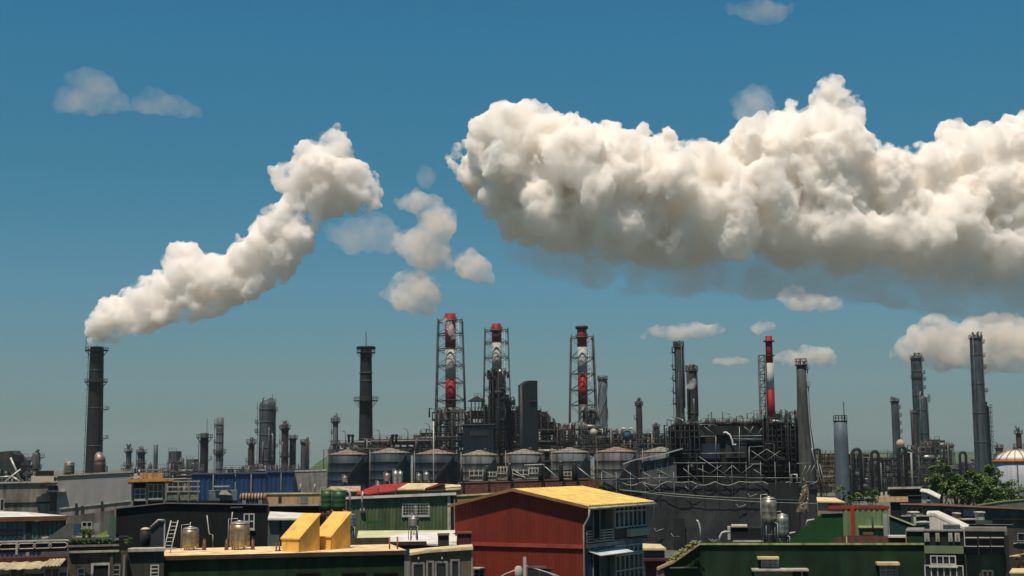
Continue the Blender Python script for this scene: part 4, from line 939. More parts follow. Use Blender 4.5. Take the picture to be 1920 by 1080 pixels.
part('skylight', G().prism([b.F(410, 927), b.F(415, 919), b.F(424, 919), b.F(435, 928)], 1.5, at0=-.6), mat('skylight_pale', (.45, .42, .34), .4, 0, .3, 2), b.root)
b.rect('shelf', 401, 911, 431, 913, m_trim, d0=-.4, d1=.4)
# long rusty cylinder + orange-beige terrace building
r_ = thing('horizontal_tank', 'long rusty ribbed cylinder lying on its side', 'tank', at(474, 941, 158)); k = sc(158)
part('shell', G().tube([(-24 * k, 0, 8 * k), (-22 * k, 0, 8 * k), (24 * k, 0, 8 * k), (26 * k, 0, 8 * k)], [5 * k, 8.5 * k, 8.5 * k, 5 * k], 14), mat('rusty_shell', (.34, .22, .14), .6, .2, .4, 1, 0, RUST, .7), r_)
for i in range(8): x = (-20 + i * 5.7) * k; part('rib', G().tube([(x - .06, 0, 8 * k), (x + .06, 0, 8 * k)], 8.9 * k, 14), m_steel, r_)
for s0 in (-15, 15): part('saddle', G().box((s0 * k, 0, 0), (.4, .9, .5)), m_conc, r_)
b = B('terrace_building', 'sunlit orange-beige rooftop building with two small doors', 'building', (500, 160), (603, 158))
b.poly('wall', [(500, 926), (603, 925)], 8, mat('wall_apricot', (.50, .33, .18), .85, 0, .2, .6, .3))
b.rect('door', 522, 931, 528, 943, m_wood); b.rect('door', 563, 931, 577, 944, m_framed)
part('coping', G().prism([b.F(499, 924), b.F(604, 923), b.F(604, 926), b.F(499, 927)], 8.2, at0=-.1), m_cream, b.root)
for x in (526, 560): b.rect('roof_stub', x, 919, x + 4, 924, m_wood, d0=-.4, d1=-.1)
b = B('long_roof', 'long low dark roof with a pale sunlit front edge behind the black walled house', 'roof', (505, 125), (612, 125))
b.poly('wall', [(505, 950), (612, 948)], 6, m_dark); part('edge', G().prism([b.F(504, 946), b.F(613, 945), b.F(613, 948), b.F(504, 949)], 7, at0=-.3), m_trim, b.root)
# blue sheds and pale concrete wall
mb = G()
for lab, x0, x1, yt in (('plain blue corrugated shed nearest the pale ribbed stack', 358, 440, 890), ('blue shed with pipes running in front of it', 441, 500, 889), ('bright blue shed beside the pale concrete wall', 501, 552, 886)):
    b = B('blue_shed', lab, 'shed', (x0, 300), (x1 - .5, 300), 'blue sheds in front of the plant'); q0 = b.F(x0, yt); 
    part('wall', G().sheet(0, b.W, lambda x: 0, lambda x: q0[1], 0, .9, .1), m_blue, b.root)
    part('body', G().b2(0.02, b.W - .02, .1, 14, 0, q0[1] - .1), m_blue, b.root)
    part('roof', G().b2(-.1, b.W + .05, -.4, 14, q0[1], q0[1] + .25), mat('shed_roof', (.04, .07, .12), .6), b.root)
    part('downpipe', G().tube([(b.W * .5, -.3, 0), (b.W * .5, -.3, q0[1])], .15, 5), m_steel2, b.root)
b = B('concrete_wall', 'plain pale grey concrete wall between blue sheds and the first tank', 'wall', (553, 310), (612, 308))
b.poly('panel', [(553, 884), (612, 882)], 1, m_conc); part('coping', G().prism([b.F(552, 882), b.F(613, 880), b.F(613, 883), b.F(552, 885)], 1.2, at0=-.1), m_trim, b.root)
for px in (563, 590): pole('thin round headed lamp post before the pale concrete wall' + (' close to the sheds' if px == 563 else ' close to the tank'), [(px, 925), (px, 912), (px + 1, 908)], 250, m_pvc, .12, 'lamp_post', 'lamp')

# ---------- 3 white roofed shed with blue and teal walls
b = B('shed', 'shed with dazzling white roof over blue and teal corrugated walls', 'shed', (-20, 104), (124, 100))
z = b.F(60, 973)[1]
part('wall', G().sheet(b.F(-20, 980)[0], b.F(50, 980)[0], lambda x: 0, lambda x: z, 0, .28, .04), mat('corrugated_blue', (.10, .15, .19), .6, 0, .2, .6, .4), b.root, 'blue-grey corrugated wall')
part('wall', G().sheet(b.F(57, 980)[0], b.F(124, 980)[0], lambda x: 0, lambda x: z, 0, .28, .04), mat('corrugated_teal', (.08, .155, .14), .6, 0, .2, .6, .4), b.root, 'teal corrugated wall')
b.rect('corner_post', 50, 972, 57, 1030, m_steel, d0=-.2, d1=.08)
q = [b.Z(-20, 958, z + .25), b.Z(40, 960, z + .25), b.Z(127, 968, z + .25), b.Z(68, 974, z + .25), b.Z(-20, 966, z + .25)]
b.slope('roof', [(-22, 968), (68, 974), (128, 970)], [(-22, 958), (50, 960), (126, 967)], 3, m_whiter)
part('fascia', G().b2(-3, b.W + .5, -.75, -.66, z - .12, z + .2), m_soil, b.root)
for y0, y1 in ((993, 1000), (1003, 1003)): b.rect('handrail', -20, y0, 42, y0 + 2, m_dark, d0=.1, d1=.16)
# ---------- 4 alcove building with stair
b = B('stair_building', 'grey building with outside stair, green wall and cluttered landing beside the teal shed', 'building', (78, 98), (217, 96))
b.poly('wall', [(126, 971), (217, 957)], 5, mat('wall_grey_olive', (.16, .155, .125), .9, 0, .3, .8, .4, (.05, .04, .03), .5), off=-2)
b.poly('stair', [(78, 1016), (128, 981), (136, 980), (136, 984)], 1.2, mat('stair_grey', (.11, .12, .11), .9, 0, .3, 1.2, .3))
b.rect('blue_door', 138, 984, 150, 1012, mat('door_blue', (.035, .07, .14), .6), d0=-2.1, d1=-1.9)
b.rect('side_panel', 205, 968, 217, 1010, mat('panel_green', (.07, .13, .09), .7, 0, .2, 1), d0=-.2, d1=0)
part('green_awning', G().prism([b.F(172, 1008), b.F(201, 995), b.F(201, 1008)], .5, at0=.2), mat('awning_lime', (.22, .34, .10), .7), b.root)
b.rect('landing', 78, 1009, 217, 1014, m_conc, d0=-2, d1=0)
b.win(154, 979, 172, 988, 2, 1)
b.rect('hanging_cloth', 176, 982, 186, 996, mat('cloth_grey', (.25, .26, .28), .9), d0=-1, d1=-.9)
for i, px in enumerate((157, 168)): plant('leafy potted plant on the stair landing ' + ('by the blue door' if i == 0 else 'beside the lime awning'), px, 1010, 14, 22, 96.5, group='potted plants on the landing')

# ---------- 5 burgundy balcony building
b = B('shophouse', 'burgundy shophouse with slotted parapet and ragged beige awnings', 'shophouse', (-20, 71), (128, 69))
m_burg = mat('burgundy', (.085, .022, .026), .7, 0, .3, 1.2, .3)
zt = b.F(64, 1016)[1]; z2 = b.F(64, 1035)[1]; z3 = b.F(64, 1043)[1]
b.poly('wall', [(-20, 1062), (127, 1058)], 8, mat('wall_dim_teal', (.045, .055, .052), .85, 0, .3, 1, .3), off=-.8)
part('parapet', G().b2(-1.2, b.W, -.0, .25, z2, zt), m_burg, b.root)
part('parapet_coping', G().b2(-1.2, b.W + .05, -.06, .3, zt, zt + .07), m_trim, b.root)
for px0, px1 in ((2, 31), (37, 62), (67, 92), (96, 122)):
    x0, x1 = b.F(px0, 1028)[0], b.F(px1, 1028)[0]; zc = (zt + z2) / 2 + .05; r = .13; g = G()
    g.tube([(x0, -.03, zc + r), (x1, -.03, zc + r), (x1 + r, -.03, zc), (x1, -.03, zc - r), (x0, -.03, zc - r), (x0 - r, -.03, zc), (x0, -.03, zc + r)], .035, 5)
    sp = part('slot', G().b2(x0 - .05, x1 + .05, -.012, .02, zc - r, zc + r), m_dark, b.root); part('slot_rim', g, m_trim, sp)
b.rect('pier', 29.5, 1014, 33, 1040, m_trim, d0=0, d1=.08)
part('ledge', G().b2(-1.2, b.W, -.8, .2, z3 - .5, z3), m_burg, b.root)
for px0, px1, ya in ((-20, 88, 1053), (92, 124, 1049)):
    x0, x1 = b.F(px0, ya)[0], b.F(px1, ya)[0]; z = b.F(60, ya)[1]
    n = 14; V = []; 
    for i in range(n + 1):
        x = x0 + (x1 - x0) * i / n; w_ = .03 * math.sin(i * 2.3) ; V += [(x, -.8, z + .05 + w_), (x - .35, -1.7, z - .22 - w_), (x, -.8, z + .02 + w_), (x - .35, -1.7, z - .25 - w_)]
    g = G(); g.add(V, [(4 * i, 4 * i + 1, 4 * i + 5, 4 * i + 4) for i in range(n)] + [(4 * i + 2, 4 * i + 6, 4 * i + 7, 4 * i + 3) for i in range(n)] + [(4 * i + 1, 4 * i + 3, 4 * i + 7, 4 * i + 5) for i in range(n)])
    part('awning', g, mat('awning_beige', (.42, .36, .22), .85, 0, .35, 1.5, .2, (.15, .1, .05), .5), b.root)
b.win(20, 1066, 45, 1088, 2, 1, fm=m_framed); b.win(84, 1066, 110, 1088, 2, 1, fm=m_framed)
# ---------- 6 brown building
b = B('townhouse', 'brown tiled townhouse with planted dark parapet and white door frame', 'house', (129, 73), (239, 72))
zt = b.F(180, 1012)[1]; z2 = b.F(180, 1036)[1]
m_brown = mat('wall_brown', (.10, .078, .055), .85, 0, .3, 1.5, .3, (.03, .025, .02), .5, .3)
b.poly('wall', [(129, 1036), (239, 1033)], 8, m_brown)
b.rect('parapet', 129, 1010, 222, 1034, mat('parapet_dark', (.03, .026, .02), .8, 0, .3, 1.5), d0=-.2, d1=.1)
for py in (1011, 1022, 1033): b.rect('parapet_band', 129, py, 223, py + 1.5, m_trim if py == 1033 else m_framed, d0=.1, d1=.18)
b.win(173, 1058, 205, 1086, 1, 1, name='door', gm=m_dark, t=.12); b.win(146, 1066, 158, 1086, 1, 2)
b.win(212, 1060, 224, 1085, 1, 3, fm=m_framed)
b.rect('drain_pipe', 231, 1041, 234, 1085, m_framed, d0=0, d1=.1); b.rect('pilaster', 206, 1040, 211, 1085, m_brown, d0=0, d1=.1)
for i in range(7): plant('small balcony greenery clump %s in the planted dark parapet' % ['nearest the burgundy house', 'next to the first one', 'just before the white door frame', 'above the white door frame', 'just past the door frame', 'next to last before the corner', 'at the drain pipe corner'][i], 137 + i * 12, 1020, 12, 9, 71.6, 'balcony_plant', m_leafd, 'greenery along the dark parapet', False, i)
plant('bright green bush spilling over the corner by the black wall', 242, 1022, 12, 14, 74, 'balcony_plant', m_leaf)
b = B('side_house', 'dim grey-green rendered house end with one small white window', 'house', (232, 76), (308, 74))
b.poly('wall', [(232, 1036), (308, 1032)], 7, mat('wall_dim', (.05, .052, .047), .85, 0, .3, .8, .4))
b.win(283, 1060, 297, 1080, 1, 3, bars=0); b.rect('roof_ledge', 240, 1029, 310, 1033, m_trim, d0=-1, d1=.2)
b.rect('side_upstand', 222, 1008, 240, 1034, m_dark, d0=-2, d1=-.3)
# ---------- 7 black walled building
b = B('black_house', 'huge nearly black windowless gable wall behind the roof tanks', 'house', (218, 108), (503, 104))
b.poly('wall', [(218, 954), (312, 944), (503, 947)], 12, mat('wall_black', (.010, .013, .014), .8, 0, .3, .4, .3))
part('roof_edge', G().prism([b.F(217, 952), b.F(312, 942), b.F(504, 945), b.F(504, 947), b.F(312, 944), b.F(217, 954)], 12.4, at0=-.2), mat('roof_edge_grey', (.2, .2, .19), .6, .2, .3, 1), b.root)
b.win(458, 964, 476, 991, 2, 2, t=.09); b.rect('wall_bar', 432, 950, 455, 952, m_trim, d0=.02, d1=.12)
b.rect('corner_pipe', 500, 950, 502, 1030, m_dark, d0=.02, d1=.14)
# rooftop clutter in front of the black wall
r_ = thing('old_tank', 'old dark drum tank with a sunlit pale lid against the black wall', 'water tank', at(272, 1030, 88)); k = sc(88)
part('drum', G().lathe([(9 * k, 0), (9.5 * k, 20 * k), (9.5 * k, 36 * k)], 16), m_steel, r_); part('lid', G().lathe([(10 * k, 36 * k), (6 * k, 39 * k), (2 * k, 40 * k)], 16), mat('lid_pale', (.6, .48, .36), .6), r_); part('outlet', G().tube([(9 * k, 0, 3 * k), (12 * k, 0, 3 * k), (12 * k, 0, 0)], .03, 5), m_pvc, r_)
r_ = thing('shed_box', 'dark slanted lean-to box between the drum tank and white ladder', 'lean-to', at(294, 1030, 87)); k = sc(87)
part('box_wall', G().prism([(-12 * k, 0), (14 * k, 0), (14 * k, 53 * k), (4 * k, 54 * k), (-12 * k, 40 * k)], 1.5), m_steel, r_); part('lid_edge', G().tube([(-12 * k, -.1, 40 * k), (3 * k, -.1, 54 * k), (14 * k, -.1, 53 * k)], .06, 5), m_pvc, r_); part('white_strip', G().b2(13 * k, 15 * k, -.08, 0, 0, 52 * k), m_pvc, r_)
r_ = thing('ladder', 'pale leaning ladder standing at the corner of the green roof', 'ladder', at(305, 1041, 80)); k = sc(80)
for dx in (0, 13 * k):
    part('rail', G().tube([(dx, 0, 0), (dx + 8 * k, .8, 62 * k)], .035, 5), m_pvc, r_)
for i in range(9): f = (i + .5) / 9; part('rung', G().tube([(8 * k * f, .8 * f, 62 * k * f), (13 * k + 8 * k * f, .8 * f, 62 * k * f)], .022, 5), m_pvc, r_)
pole('pale service pipe running flat along the low roof edge to the ladder', [(240, 1031), (278, 1030), (330, 1028)], 79, m_pvc, .04)
pole('thin crooked conduit standing between the two roof tanks', [(399, 1025), (399, 1003), (392, 1001), (388, 966)], 86, m_pvc, .03)
pole('slanted thin rod leaning above the larger brown roof tank', [(432, 992), (436, 960)], 86, m_pvc, .035)
# ---------- 8 dark green building in front
b = B('green_building', 'wide dark green building with sun baked orange-cream flat roof', 'building', (306, 78), (758, 81), align=False)
zr = 9.0
m_deck = mat('roof_apricot', (.74, .54, .29), .85, 0, .3, .8, 0, (.30, .16, .07), .7, .3)
part('wall', G().b2(0, b.W, 0, 6.5, 0, zr - .02), m_dgreen, b.root)
part('roof', G().prism([(-.1, -.15), (b.W + .1, -.15), (b.W + .1, 6.6), (-.1, 6.6)], -.12, 'z', zr + .1), m_deck, b.root)
part('roof_drip_edge', G().b2(-.1, b.W + .1, -.22, -.152, zr - .14, zr + .08), m_wood, b.root)
part('upstand', G().b2(b.W * .55, b.W, 6.1, 6.4, zr + .1, zr + .5), m_steel, b.root)
for px in (555, 700, 640): b.rect('wall_vent', px, 1073, px + 45, 1075, m_dark, d0=.0, d1=.08)
g = G()
for px in (735, 810 - 60): x, z = b.F(px, 1024); g.tube([(x, 1, zr), (x, 1, zr + .8)], .05, 5)
part('roof_stub', g, mat('stub_rust', (.3, .12, .05), .8), b.root)
water_tank('smaller brown water tank with a spiked lid', 357, 987, 1028, 1036, 30, 83, mat('tank_brownish', (.36, .30, .20), .4, .6, .4, 1.5, .4, RUST, .6))
pole('spike rising from the smaller brown roof tank lid', [(357, 988), (357, 979)], 83, m_pvc, .03, 'spike', 'spike')
water_tank('larger brown stained steel water tank below the small white window', 449, 976, 1026, 1035, 37, 83, mat('tank_brownish', (.4, .3, .2)))
for lab, px in (('low dark bracket board just past the smaller brown tank', 382), ('low rusty bracket board hugging the larger brown tank, tank side nearest the smaller one', 424), ('low rusty bracket board hugging the larger brown tank, side facing the yellow hoods', 473)):
    r_ = thing('stand_board', lab, 'stand', at(px, 1034, 82.5)); k = sc(82.5); part('board', G().prism([(-4 * k, 0), (4 * k, 0), (3 * k, 22 * k), (-1 * k, 24 * k)], .1), mat('board_rust', (.16, .08, .045), .85, 0, .4, 2), r_); part('brace', G().tube([(4 * k, -.05, 0), (0, -.05, 20 * k)], .03, 5), m_pipe, r_)
# yellow hoods
m_yel = mat('hood_yellow', (.78, .45, .11), .65, 0, .14, 1.2, .18, (.45, .22, .06), .35)
def hood(lab, px, py, Y):
    r_ = thing('roof_hood', lab, 'roof hood', at(px, py, Y), math.radians(-30), 'pair of bright yellow roof hoods'); a, h1, h2, d = 1.25, .70, 2.0, 1.85; z0 = zr + .1 - r_.location.z; h1 += z0; h2 += z0
    part('body', G().prism([(0, z0), (d, z0), (d, h2), (0, h1)], a, 'x', 0), m_yel, r_)
    part('sloped_cover', G().prism([(-.06, h1 - .01), (d + .05, h2 + .02), (d + .05, h2 + .09), (-.06, h1 + .06)], a + .1, 'x', -.05), m_yel, r_)
    part('seam', G().tube([(a + .012, 0, z0), (a + .012, 0, h1)], .018, 4), mat('seam_ochre', (.35, .18, .05), .7), r_)
hood('bright yellow sloped roof hood closer to the black wall', 528, 1031, 80.5)
hood('bright yellow sloped roof hood touching the green roof tank stand', 588, 1029, 82.5)
for lab, px in (('tiny rusty stub pipes just before the first yellow hood', 518), ):
    pole(lab, [(px, 1033), (px, 1018)], 81, m_soil, .04, 'stub_pipe'); 
pole('tiny rusty stub pipe beside the seam of the first yellow hood', [(524, 1032), (524, 1016)], 81, m_soil, .04, 'stub_pipe')
# ---------- 10 beige facade building
b = B('beige_house', 'dim beige facade with four narrow windows beneath the cream roof strip', 'house', (768, 71), (886, 70))
b.poly('wall', [(768, 1038), (800, 1031), (886, 1025)], 7, mat('wall_beige_dim', (.105, .09, .062), .85, 0, .25, 1, .3))
for x0, y0, x1 in ((774, 1056, 795), (801, 1053, 812), (817, 1054, 838), (846, 1050, 861)): b.win(x0, y0, x1, 1088, 1, 1, fm=m_framed, t=.1)
b.slope('roof', [(768, 1037), (800, 1032), (887, 1026)], [(768, 1030), (800, 1027), (885, 1020)], 2.4, m_cream, y0=-.2)
b.rect('corner_trim', 884, 1026, 886, 1088, m_trim, d0=-.1, d1=.06)
for px in (785, 829): b.rect('wall_lamp', px - 1.3, 1044, px + 1.3, 1048, m_trim, d0=0, d1=.15)
b = B('rusty_box', 'dark rusty box standing on the roof end beside the red building', 'box', (822, 80), (842, 80)); b.root.location.z = 0
b.rect('box_body', 821, 1003, 842, 1026, m_wood, d0=-1, d1=0); b.rect('box_lid', 820, 1001, 843, 1003.5, mat('box_lid_rust', (.2, .12, .07), .8), d0=-1.1, d1=.1)
b = B('wall_bin', 'dull red rectangular housing against the red corrugated wall foot', 'box', (858, 88), (884, 87)); b.root.location.z = 0
b.rect('box_body', 858, 1000, 884, 1024, m_burg, d0=-1, d1=0); b.rect('box_lid', 857, 998, 885, 1000.5, m_soil, d0=-1.1, d1=.1)
# ---------- 11 green corrugated house
b = B('green_house', 'dull green corrugated house with white grid window and white roof line', 'house', (650, 122), (851, 119))
q = [b.F(650, 938), b.F(683, 936), b.F(850, 928)]
zf = lambda x: q[1][1] + (q[2][1] - q[1][1]) * max(0, (x - q[1][0])) / (q[2][0] - q[1][0])
part('wall', G().sheet(0, b.W, lambda x: 0, zf, 0, .3, .04), mat('corrugated_green', (.10, .145, .07), .65, 0, .25, .5, .4, (.04, .05, .03), .6), b.root)
part('body', G().prism([(0, 0), (b.W, 0), (b.W, zf(b.W) - .02), (0, zf(0) - .02)], 10, at0=.06), mat('corrugated_green', ()), b.root)
part('roof', G().prism([(-.3, zf(0)), (b.W + .2, zf(b.W)), (b.W + .2, zf(b.W) + .22), (-.3, zf(0) + .22)], 10.5, at0=-.35), m_whiter, b.root)
b.win(755, 945, 804, 966, 2, 1, t=.12, bars=9); b.rect('corner_post', 839, 930, 845, 994, m_trim, d0=0, d1=.1)
b.rect('dark_side', 845.5, 930, 850.5, 995, m_dark, d0=0, d1=.05)
b.rect('wall_box', 676, 953, 684, 960, m_trim, d0=0, d1=.3)
pole('white bent drain pipe standing before the green corrugated wall', [(679, 960), (679, 930), (681, 922)], 116, m_pvc, .08)
pole('second white curved pipe arching beside the green roof tanks', [(656, 956), (656, 925), (651, 919), (645, 918)], 112, m_pvc, .09)
# low annex with pale roofs
b = B('annex', 'low annex with pale green roof and light grey sloped parapet', 'annex', (668, 98), (856, 96))
za = b.F(760, 1012)[1]
part('wall', G().b2(0, b.W, .3, 5, 0, za - .6), m_conc, b.root)
b.slope('roof', [(668, 1017), (856, 1017)], [(672, 995), (856, 994)], 6, mat('roof_palegreen', (.50, .50, .28), .8, 0, .2, .7, .1), y0=.3)
b.slope('ramp_roof', [(688, 1015), (856, 1021)], [(752, 1001), (857, 993.5)], 4, mat('ramp_white', (.60, .58, .56), .8, 0, .15, .7, .1), y0=0)
b.rect('hedge_strip', 672, 985, 705, 992, mat('strip_green', (.03, .09, .03), .8), d0=-9, d1=-8.6)
part('dark_gutter', G().b2(0, b.W * .7, -.1, 0, b.F(700, 1020)[1] - .1, b.F(700, 1016)[1]), m_wood, b.root)
# ---------- 15
b = B('white_roof_house', 'small house with sloping white roof and dim teal wall behind the yellow hoods', 'house', (503, 100), (585, 97))
b.poly('wall', [(503, 972), (585, 975)], 5, mat('wall_teal_dim', (.09, .12, .12), .8, 0, .2, .8, .3))
b.slope('roof', [(502, 972), (588, 972)], [(506, 959), (575, 962)], 3, m_whiter)
b.rect('dark_post', 524, 974, 527, 1030, m_dark, d0=0, d1=.1)
# green tanks and others
m_gt = mat('tank_green', (.018, .07, .02), .5, 0, .25, 1.2, .2)
for lab, px in (('dark green drum tank closer to the yellow hoods, on the raised stand', 614), ('lighter green drum tank beside its darker twin on the stand', 636)):
    water_tank(lab, px, 916 + (px > 620), 958, 966, 24, 112 - (px > 620), m_gt, fill_m=mat('green_lid', (.10, .16, .05), .6), group='pair of green drum tanks')
b = B('tank_stand', 'dark rusty platform carrying the green drum tanks', 'stand', (600, 111), (662, 110)); b.root.location.z = 0
b.rect('platform', 598, 963, 664, 967, m_wood, d0=-2, d1=.6)
for px in (602, 630, 658): b.rect('leg', px - 1, 967, px + 1, 1000, m_wood, d0=-.2, d1=0)
water_tank('tall wrapped silver tank on a caged stand just past the yellow hoods', 655, 962, 990, 1016, 25, 90, mat('tank_silverblue', (.30, .34, .36), .35, .6, .5, 2, .3, (.1, .05, .05), .5))
water_tank('slim steel tank on a lattice stand in front of the green corrugated wall', 776, 967, 989, 1013, 17, 92)
water_tank('shorter red banded steel tank of the pair on the red roofed sheds', 726, 887, 904, 916, 11, 150, mat('tank_redband', (.45, .30, .28), .4, .6, .4, 2, 0, (.3, .03, .03), .6))
water_tank('taller shiny steel tank of the pair on the red roofed sheds', 742, 882, 913, 926, 10, 149)
water_tank('narrow steel tank squeezed behind the taller shiny one', 751, 883, 911, 924, 8, 152)
water_tank('smaller of two white capped tanks before the third blue storage tank', 786, 888, 903, 907, 9, 155)
water_tank('larger of two white capped tanks before the third blue storage tank', 800, 885, 903, 908, 10, 154)
water_tank('small white capped tank alone in front of the first blue storage tank', 647, 892, 905, 908, 10, 156)
water_tank('tiny dark tank low beside the chimney foot', 709, 903, 911, 914, 8, 156)
# ---------- 13 red roof sheds
m_rr = mat('roof_red', (.30, .03, .025), .7, 0, .3, .8, .2, (.2, .05, .03), .5)
b = B('red_roofed_shed', 'shed with bright red sloping roof below the second blue storage tank', 'shed', (668, 146), (760, 144))
b.poly('wall', [(668, 925), (760, 924)], 6, mat('shed_wall_mixed', (.14, .13, .07), .8, 0, .5, 1.5))
V = [b.F(668, 925), b.F(700, 911), b.F(765, 906), b.F(757, 916), b.F(730, 917), b.F(690, 926)]
b.slope('roof', [(668, 926), (690, 926), (757, 917)], [(672, 922), (703, 910), (766, 905)], 4, m_rr)
for px in (682, 709, 742): b.rect('post', px - 1, 915, px + 1, 936, m_soil, d0=.4, d1=.55)
b = B('pale_roofed_shed', 'shed with wide cream roof striped by a red ridge next to the red roofed shed', 'shed', (752, 142), (864, 140))
b.poly('wall', [(752, 920), (864, 912)], 6, mat('shed_wall_olive', (.2, .19, .13), .8, 0, .3, 1))
b.slope('roof', [(745, 917), (797, 917)], [(765, 906), (822, 906)], 3, m_cream, label='cream roof pitch')
b.slope('roof', [(800, 919), (864, 916)], [(832, 907.5), (864, 909)], 3, m_cream, label='cream roof pitch over the gable end')
part('ridge_cap', G().prism([b.F(797, 915), b.F(826, 906), b.F(834, 907), b.F(803, 917)], 3, at0=-.6), m_rr, b.root)
b = B('rust_roof_shed', 'small rust and white roofed shed in front of the first blue storage tank', 'shed', (612, 150), (680, 150))
b.poly('wall', [(612, 921), (680, 922)], 4, mat('wall_rust_orange', (.3, .13, .06), .8, 0, .4, 1)); b.slope('roof', [(606, 920), (676, 920)], [(620, 912), (676, 911)], 3, mat('roof_patchy', (.4, .3, .22), .8, 0, .4, 1.4, 0, RUST, .7))
# ---------- 16 brick wall with junk
m_brick = mat('brick', (.13, .055, .045), .9, 0, .35, 1.2, .3, (.05, .03, .025), .5, .3)
b = B('brick_wall', 'long dark red brick wall with clutter on its top', 'wall', (863, 205), (1127, 203))
b.poly('brickwork', [(863, 906), (980, 902), (1104, 898), (1127, 899)], 5, m_brick)
part('coping', G().prism([b.F(863, 904), b.F(1104, 896.5), b.F(1104, 898.5), b.F(863, 906)], 5.2, at0=-.1), mat('coping_rust', (.2, .1, .07), .9, 0, .3, 1), b.root)
for lab, px0, y0, px1, y1, kind in (
    ('pale slatted crate first on the brick wall', 881, 881, 906, 903, 'crate'), ('small round wire crate second on the brick wall', 912, 884, 931, 902, 'crate'),
    ('tall pale panel crate leaning mid wall beside a dark post', 934, 874, 951, 901, 'crate'), ('white barred crate with diagonal slats, past the dark post', 962, 880, 992, 900, 'crate'),
    ('pale blue cabinet with white edges standing on the brick wall', 993, 876, 1010, 899, 'cabinet'), ('low slatted crate under the grey tank', 1052, 884, 1072, 899, 'crate')):
    q = B('wire_crate' if kind == 'crate' else 'cabinet', lab, kind, (px0, 204), (px1, 204), 'pale crates on the brick wall' if kind == 'crate' else None); z0 = q.F(px0, y1)[1]; q.root.location.z = z0; W = q.W; H = q.F(px0, y0)[1] - z0
    part('back_panel', G().b2(0, W, .3, .9, 0, H), m_colw if kind == 'cabinet' else mat('crate_grey', (.10, .105, .10), .8, 0, .5, 2), q.root)
    g = G()
    for i in range(3): g.tube([(0, .2, H * (i + .2) / 2.5), (W, .2, H * (i + .2) / 2.5)], .06, 4)
    for i in range(4): g.tube([(W * i / 3, .22, 0), (W * i / 3, .22, H)], .06, 4)
    if 'diagonal' in lab: g.tube([(0, .1, H), (W, .1, 0)], .08, 4); g.tube([(0, .1, H * .6), (W, .1, H * .1)], .08, 4)
    part('white_bars', g, m_trim, q.root)
for i, (px, yt, w_, lab) in enumerate(((866, 877, 4, 'dark gatepost at the pale roof end of the brick wall'), (913, 876, 4, 'dark post between first and second crates'), (956, 872, 7, 'broad black post in the middle of the brick wall'), (1014, 873, 9, 'broad black post past the blue cabinet'), (1052, 868, 9, 'stout black rounded post before the grey tanks'), (1078, 866, 10, 'thick black cloaked post farthest along the brick wall'))):
    k = sc(203); z0 = gz(px, 902, 203); q = thing('dark_post', lab, 'post', at(px, 902, 203), 0, 'dark posts on the brick wall'); h = gz(px, yt, 203) - z0
    part('shaft', G().lathe([(w_ / 2 * k, 0), (w_ / 2 * k * 1.1, h * .4), (w_ / 2 * k * .8, h * .85), (w_ / 2 * k * .4, h)], 8), m_black, q); part('cap', G().lathe([(w_ / 3 * k, h), (w_ / 3 * k, h + .25)], 8), m_pipe, q)
for lab, a, c in (('pale diagonal prop at the blue cabinet', (1020, 873), (1048, 898)), ('pale diagonal prop closing the gap before the enclosure', (1086, 878), (1110, 898)), ('flat white pole lying level above the cabinet', (983, 872), (1022, 871))):
    pole(lab, [c, a], 202, m_pvc, .07, 'prop_pole', 'pole')
# beige roof slice behind the red gable
b = B('ochre_wall_house', 'dull ochre wall with pale top seen over the left slope of the red gable', 'house', (853, 125), (940, 124))
b.poly('wall', [(853, 930), (940, 925)], 5, mat('ochre_dull', (.28, .20, .09), .85, 0, .2, .6)); part('coping', G().prism([b.F(852, 928), b.F(941, 923), b.F(941, 926), b.F(852, 931)], 5.2, at0=-.1), m_cream, b.root)

# ---------- 17 the red building
b = B('red_building', 'tall dark red corrugated gable house with yellow metal roof and barred front windows', 'house', (853, 99.5), (1097, 94), align=False)
m_redc = mat('corrugated_red', (.165, .024, .014), .6, 0, .12, .35, .18, (.09, .02, .012), .35)
E0, RG, E1 = b.F(853, 948), b.F(966, 920), b.F(1097, 949)
ez = E1[1]; rgx, rgz = RG
E0 = (0.0, b.F(853, 948)[1])
def gt(x): return E0[1] + (rgz - E0[1]) * x / rgx if x < rgx else rgz + (ez - rgz) * (x - rgx) / (b.W - rgx)
D = 9.2
zs = b.F(975, 1022)[1]
part('wall', G().sheet(0, b.W, lambda x: zs + .1, gt, 0, .3, .022), m_redc, b.root, 'dark red corrugated gable')
part('lower_wall', G().sheet(0, b.W, lambda x: 0, lambda x: zs - .1, 0.03, .3, .016), m_redc, b.root)
part('floor_band', G().b2(-.05, b.W + .03, -.12, .1, zs - .12, zs + .12), mat('band_red', (.28, .05, .035), .6, 0, .3, 1), b.root)
part('body', G().prism([(.05, 0), (b.W - 1.3, 0), (b.W - 1.3, gt(b.W - 1.3) - .05), (rgx, rgz - .05), (.05, E0[1] - .05)], D, at0=.06), mat('body_grey', (.10, .11, .11), .8, 0, .2, .6, .3), b.root)
m_yr = mat('roof_yellow', (.68, .49, .14), .65, 0, .18, .7, .15, (.40, .26, .10), .5)
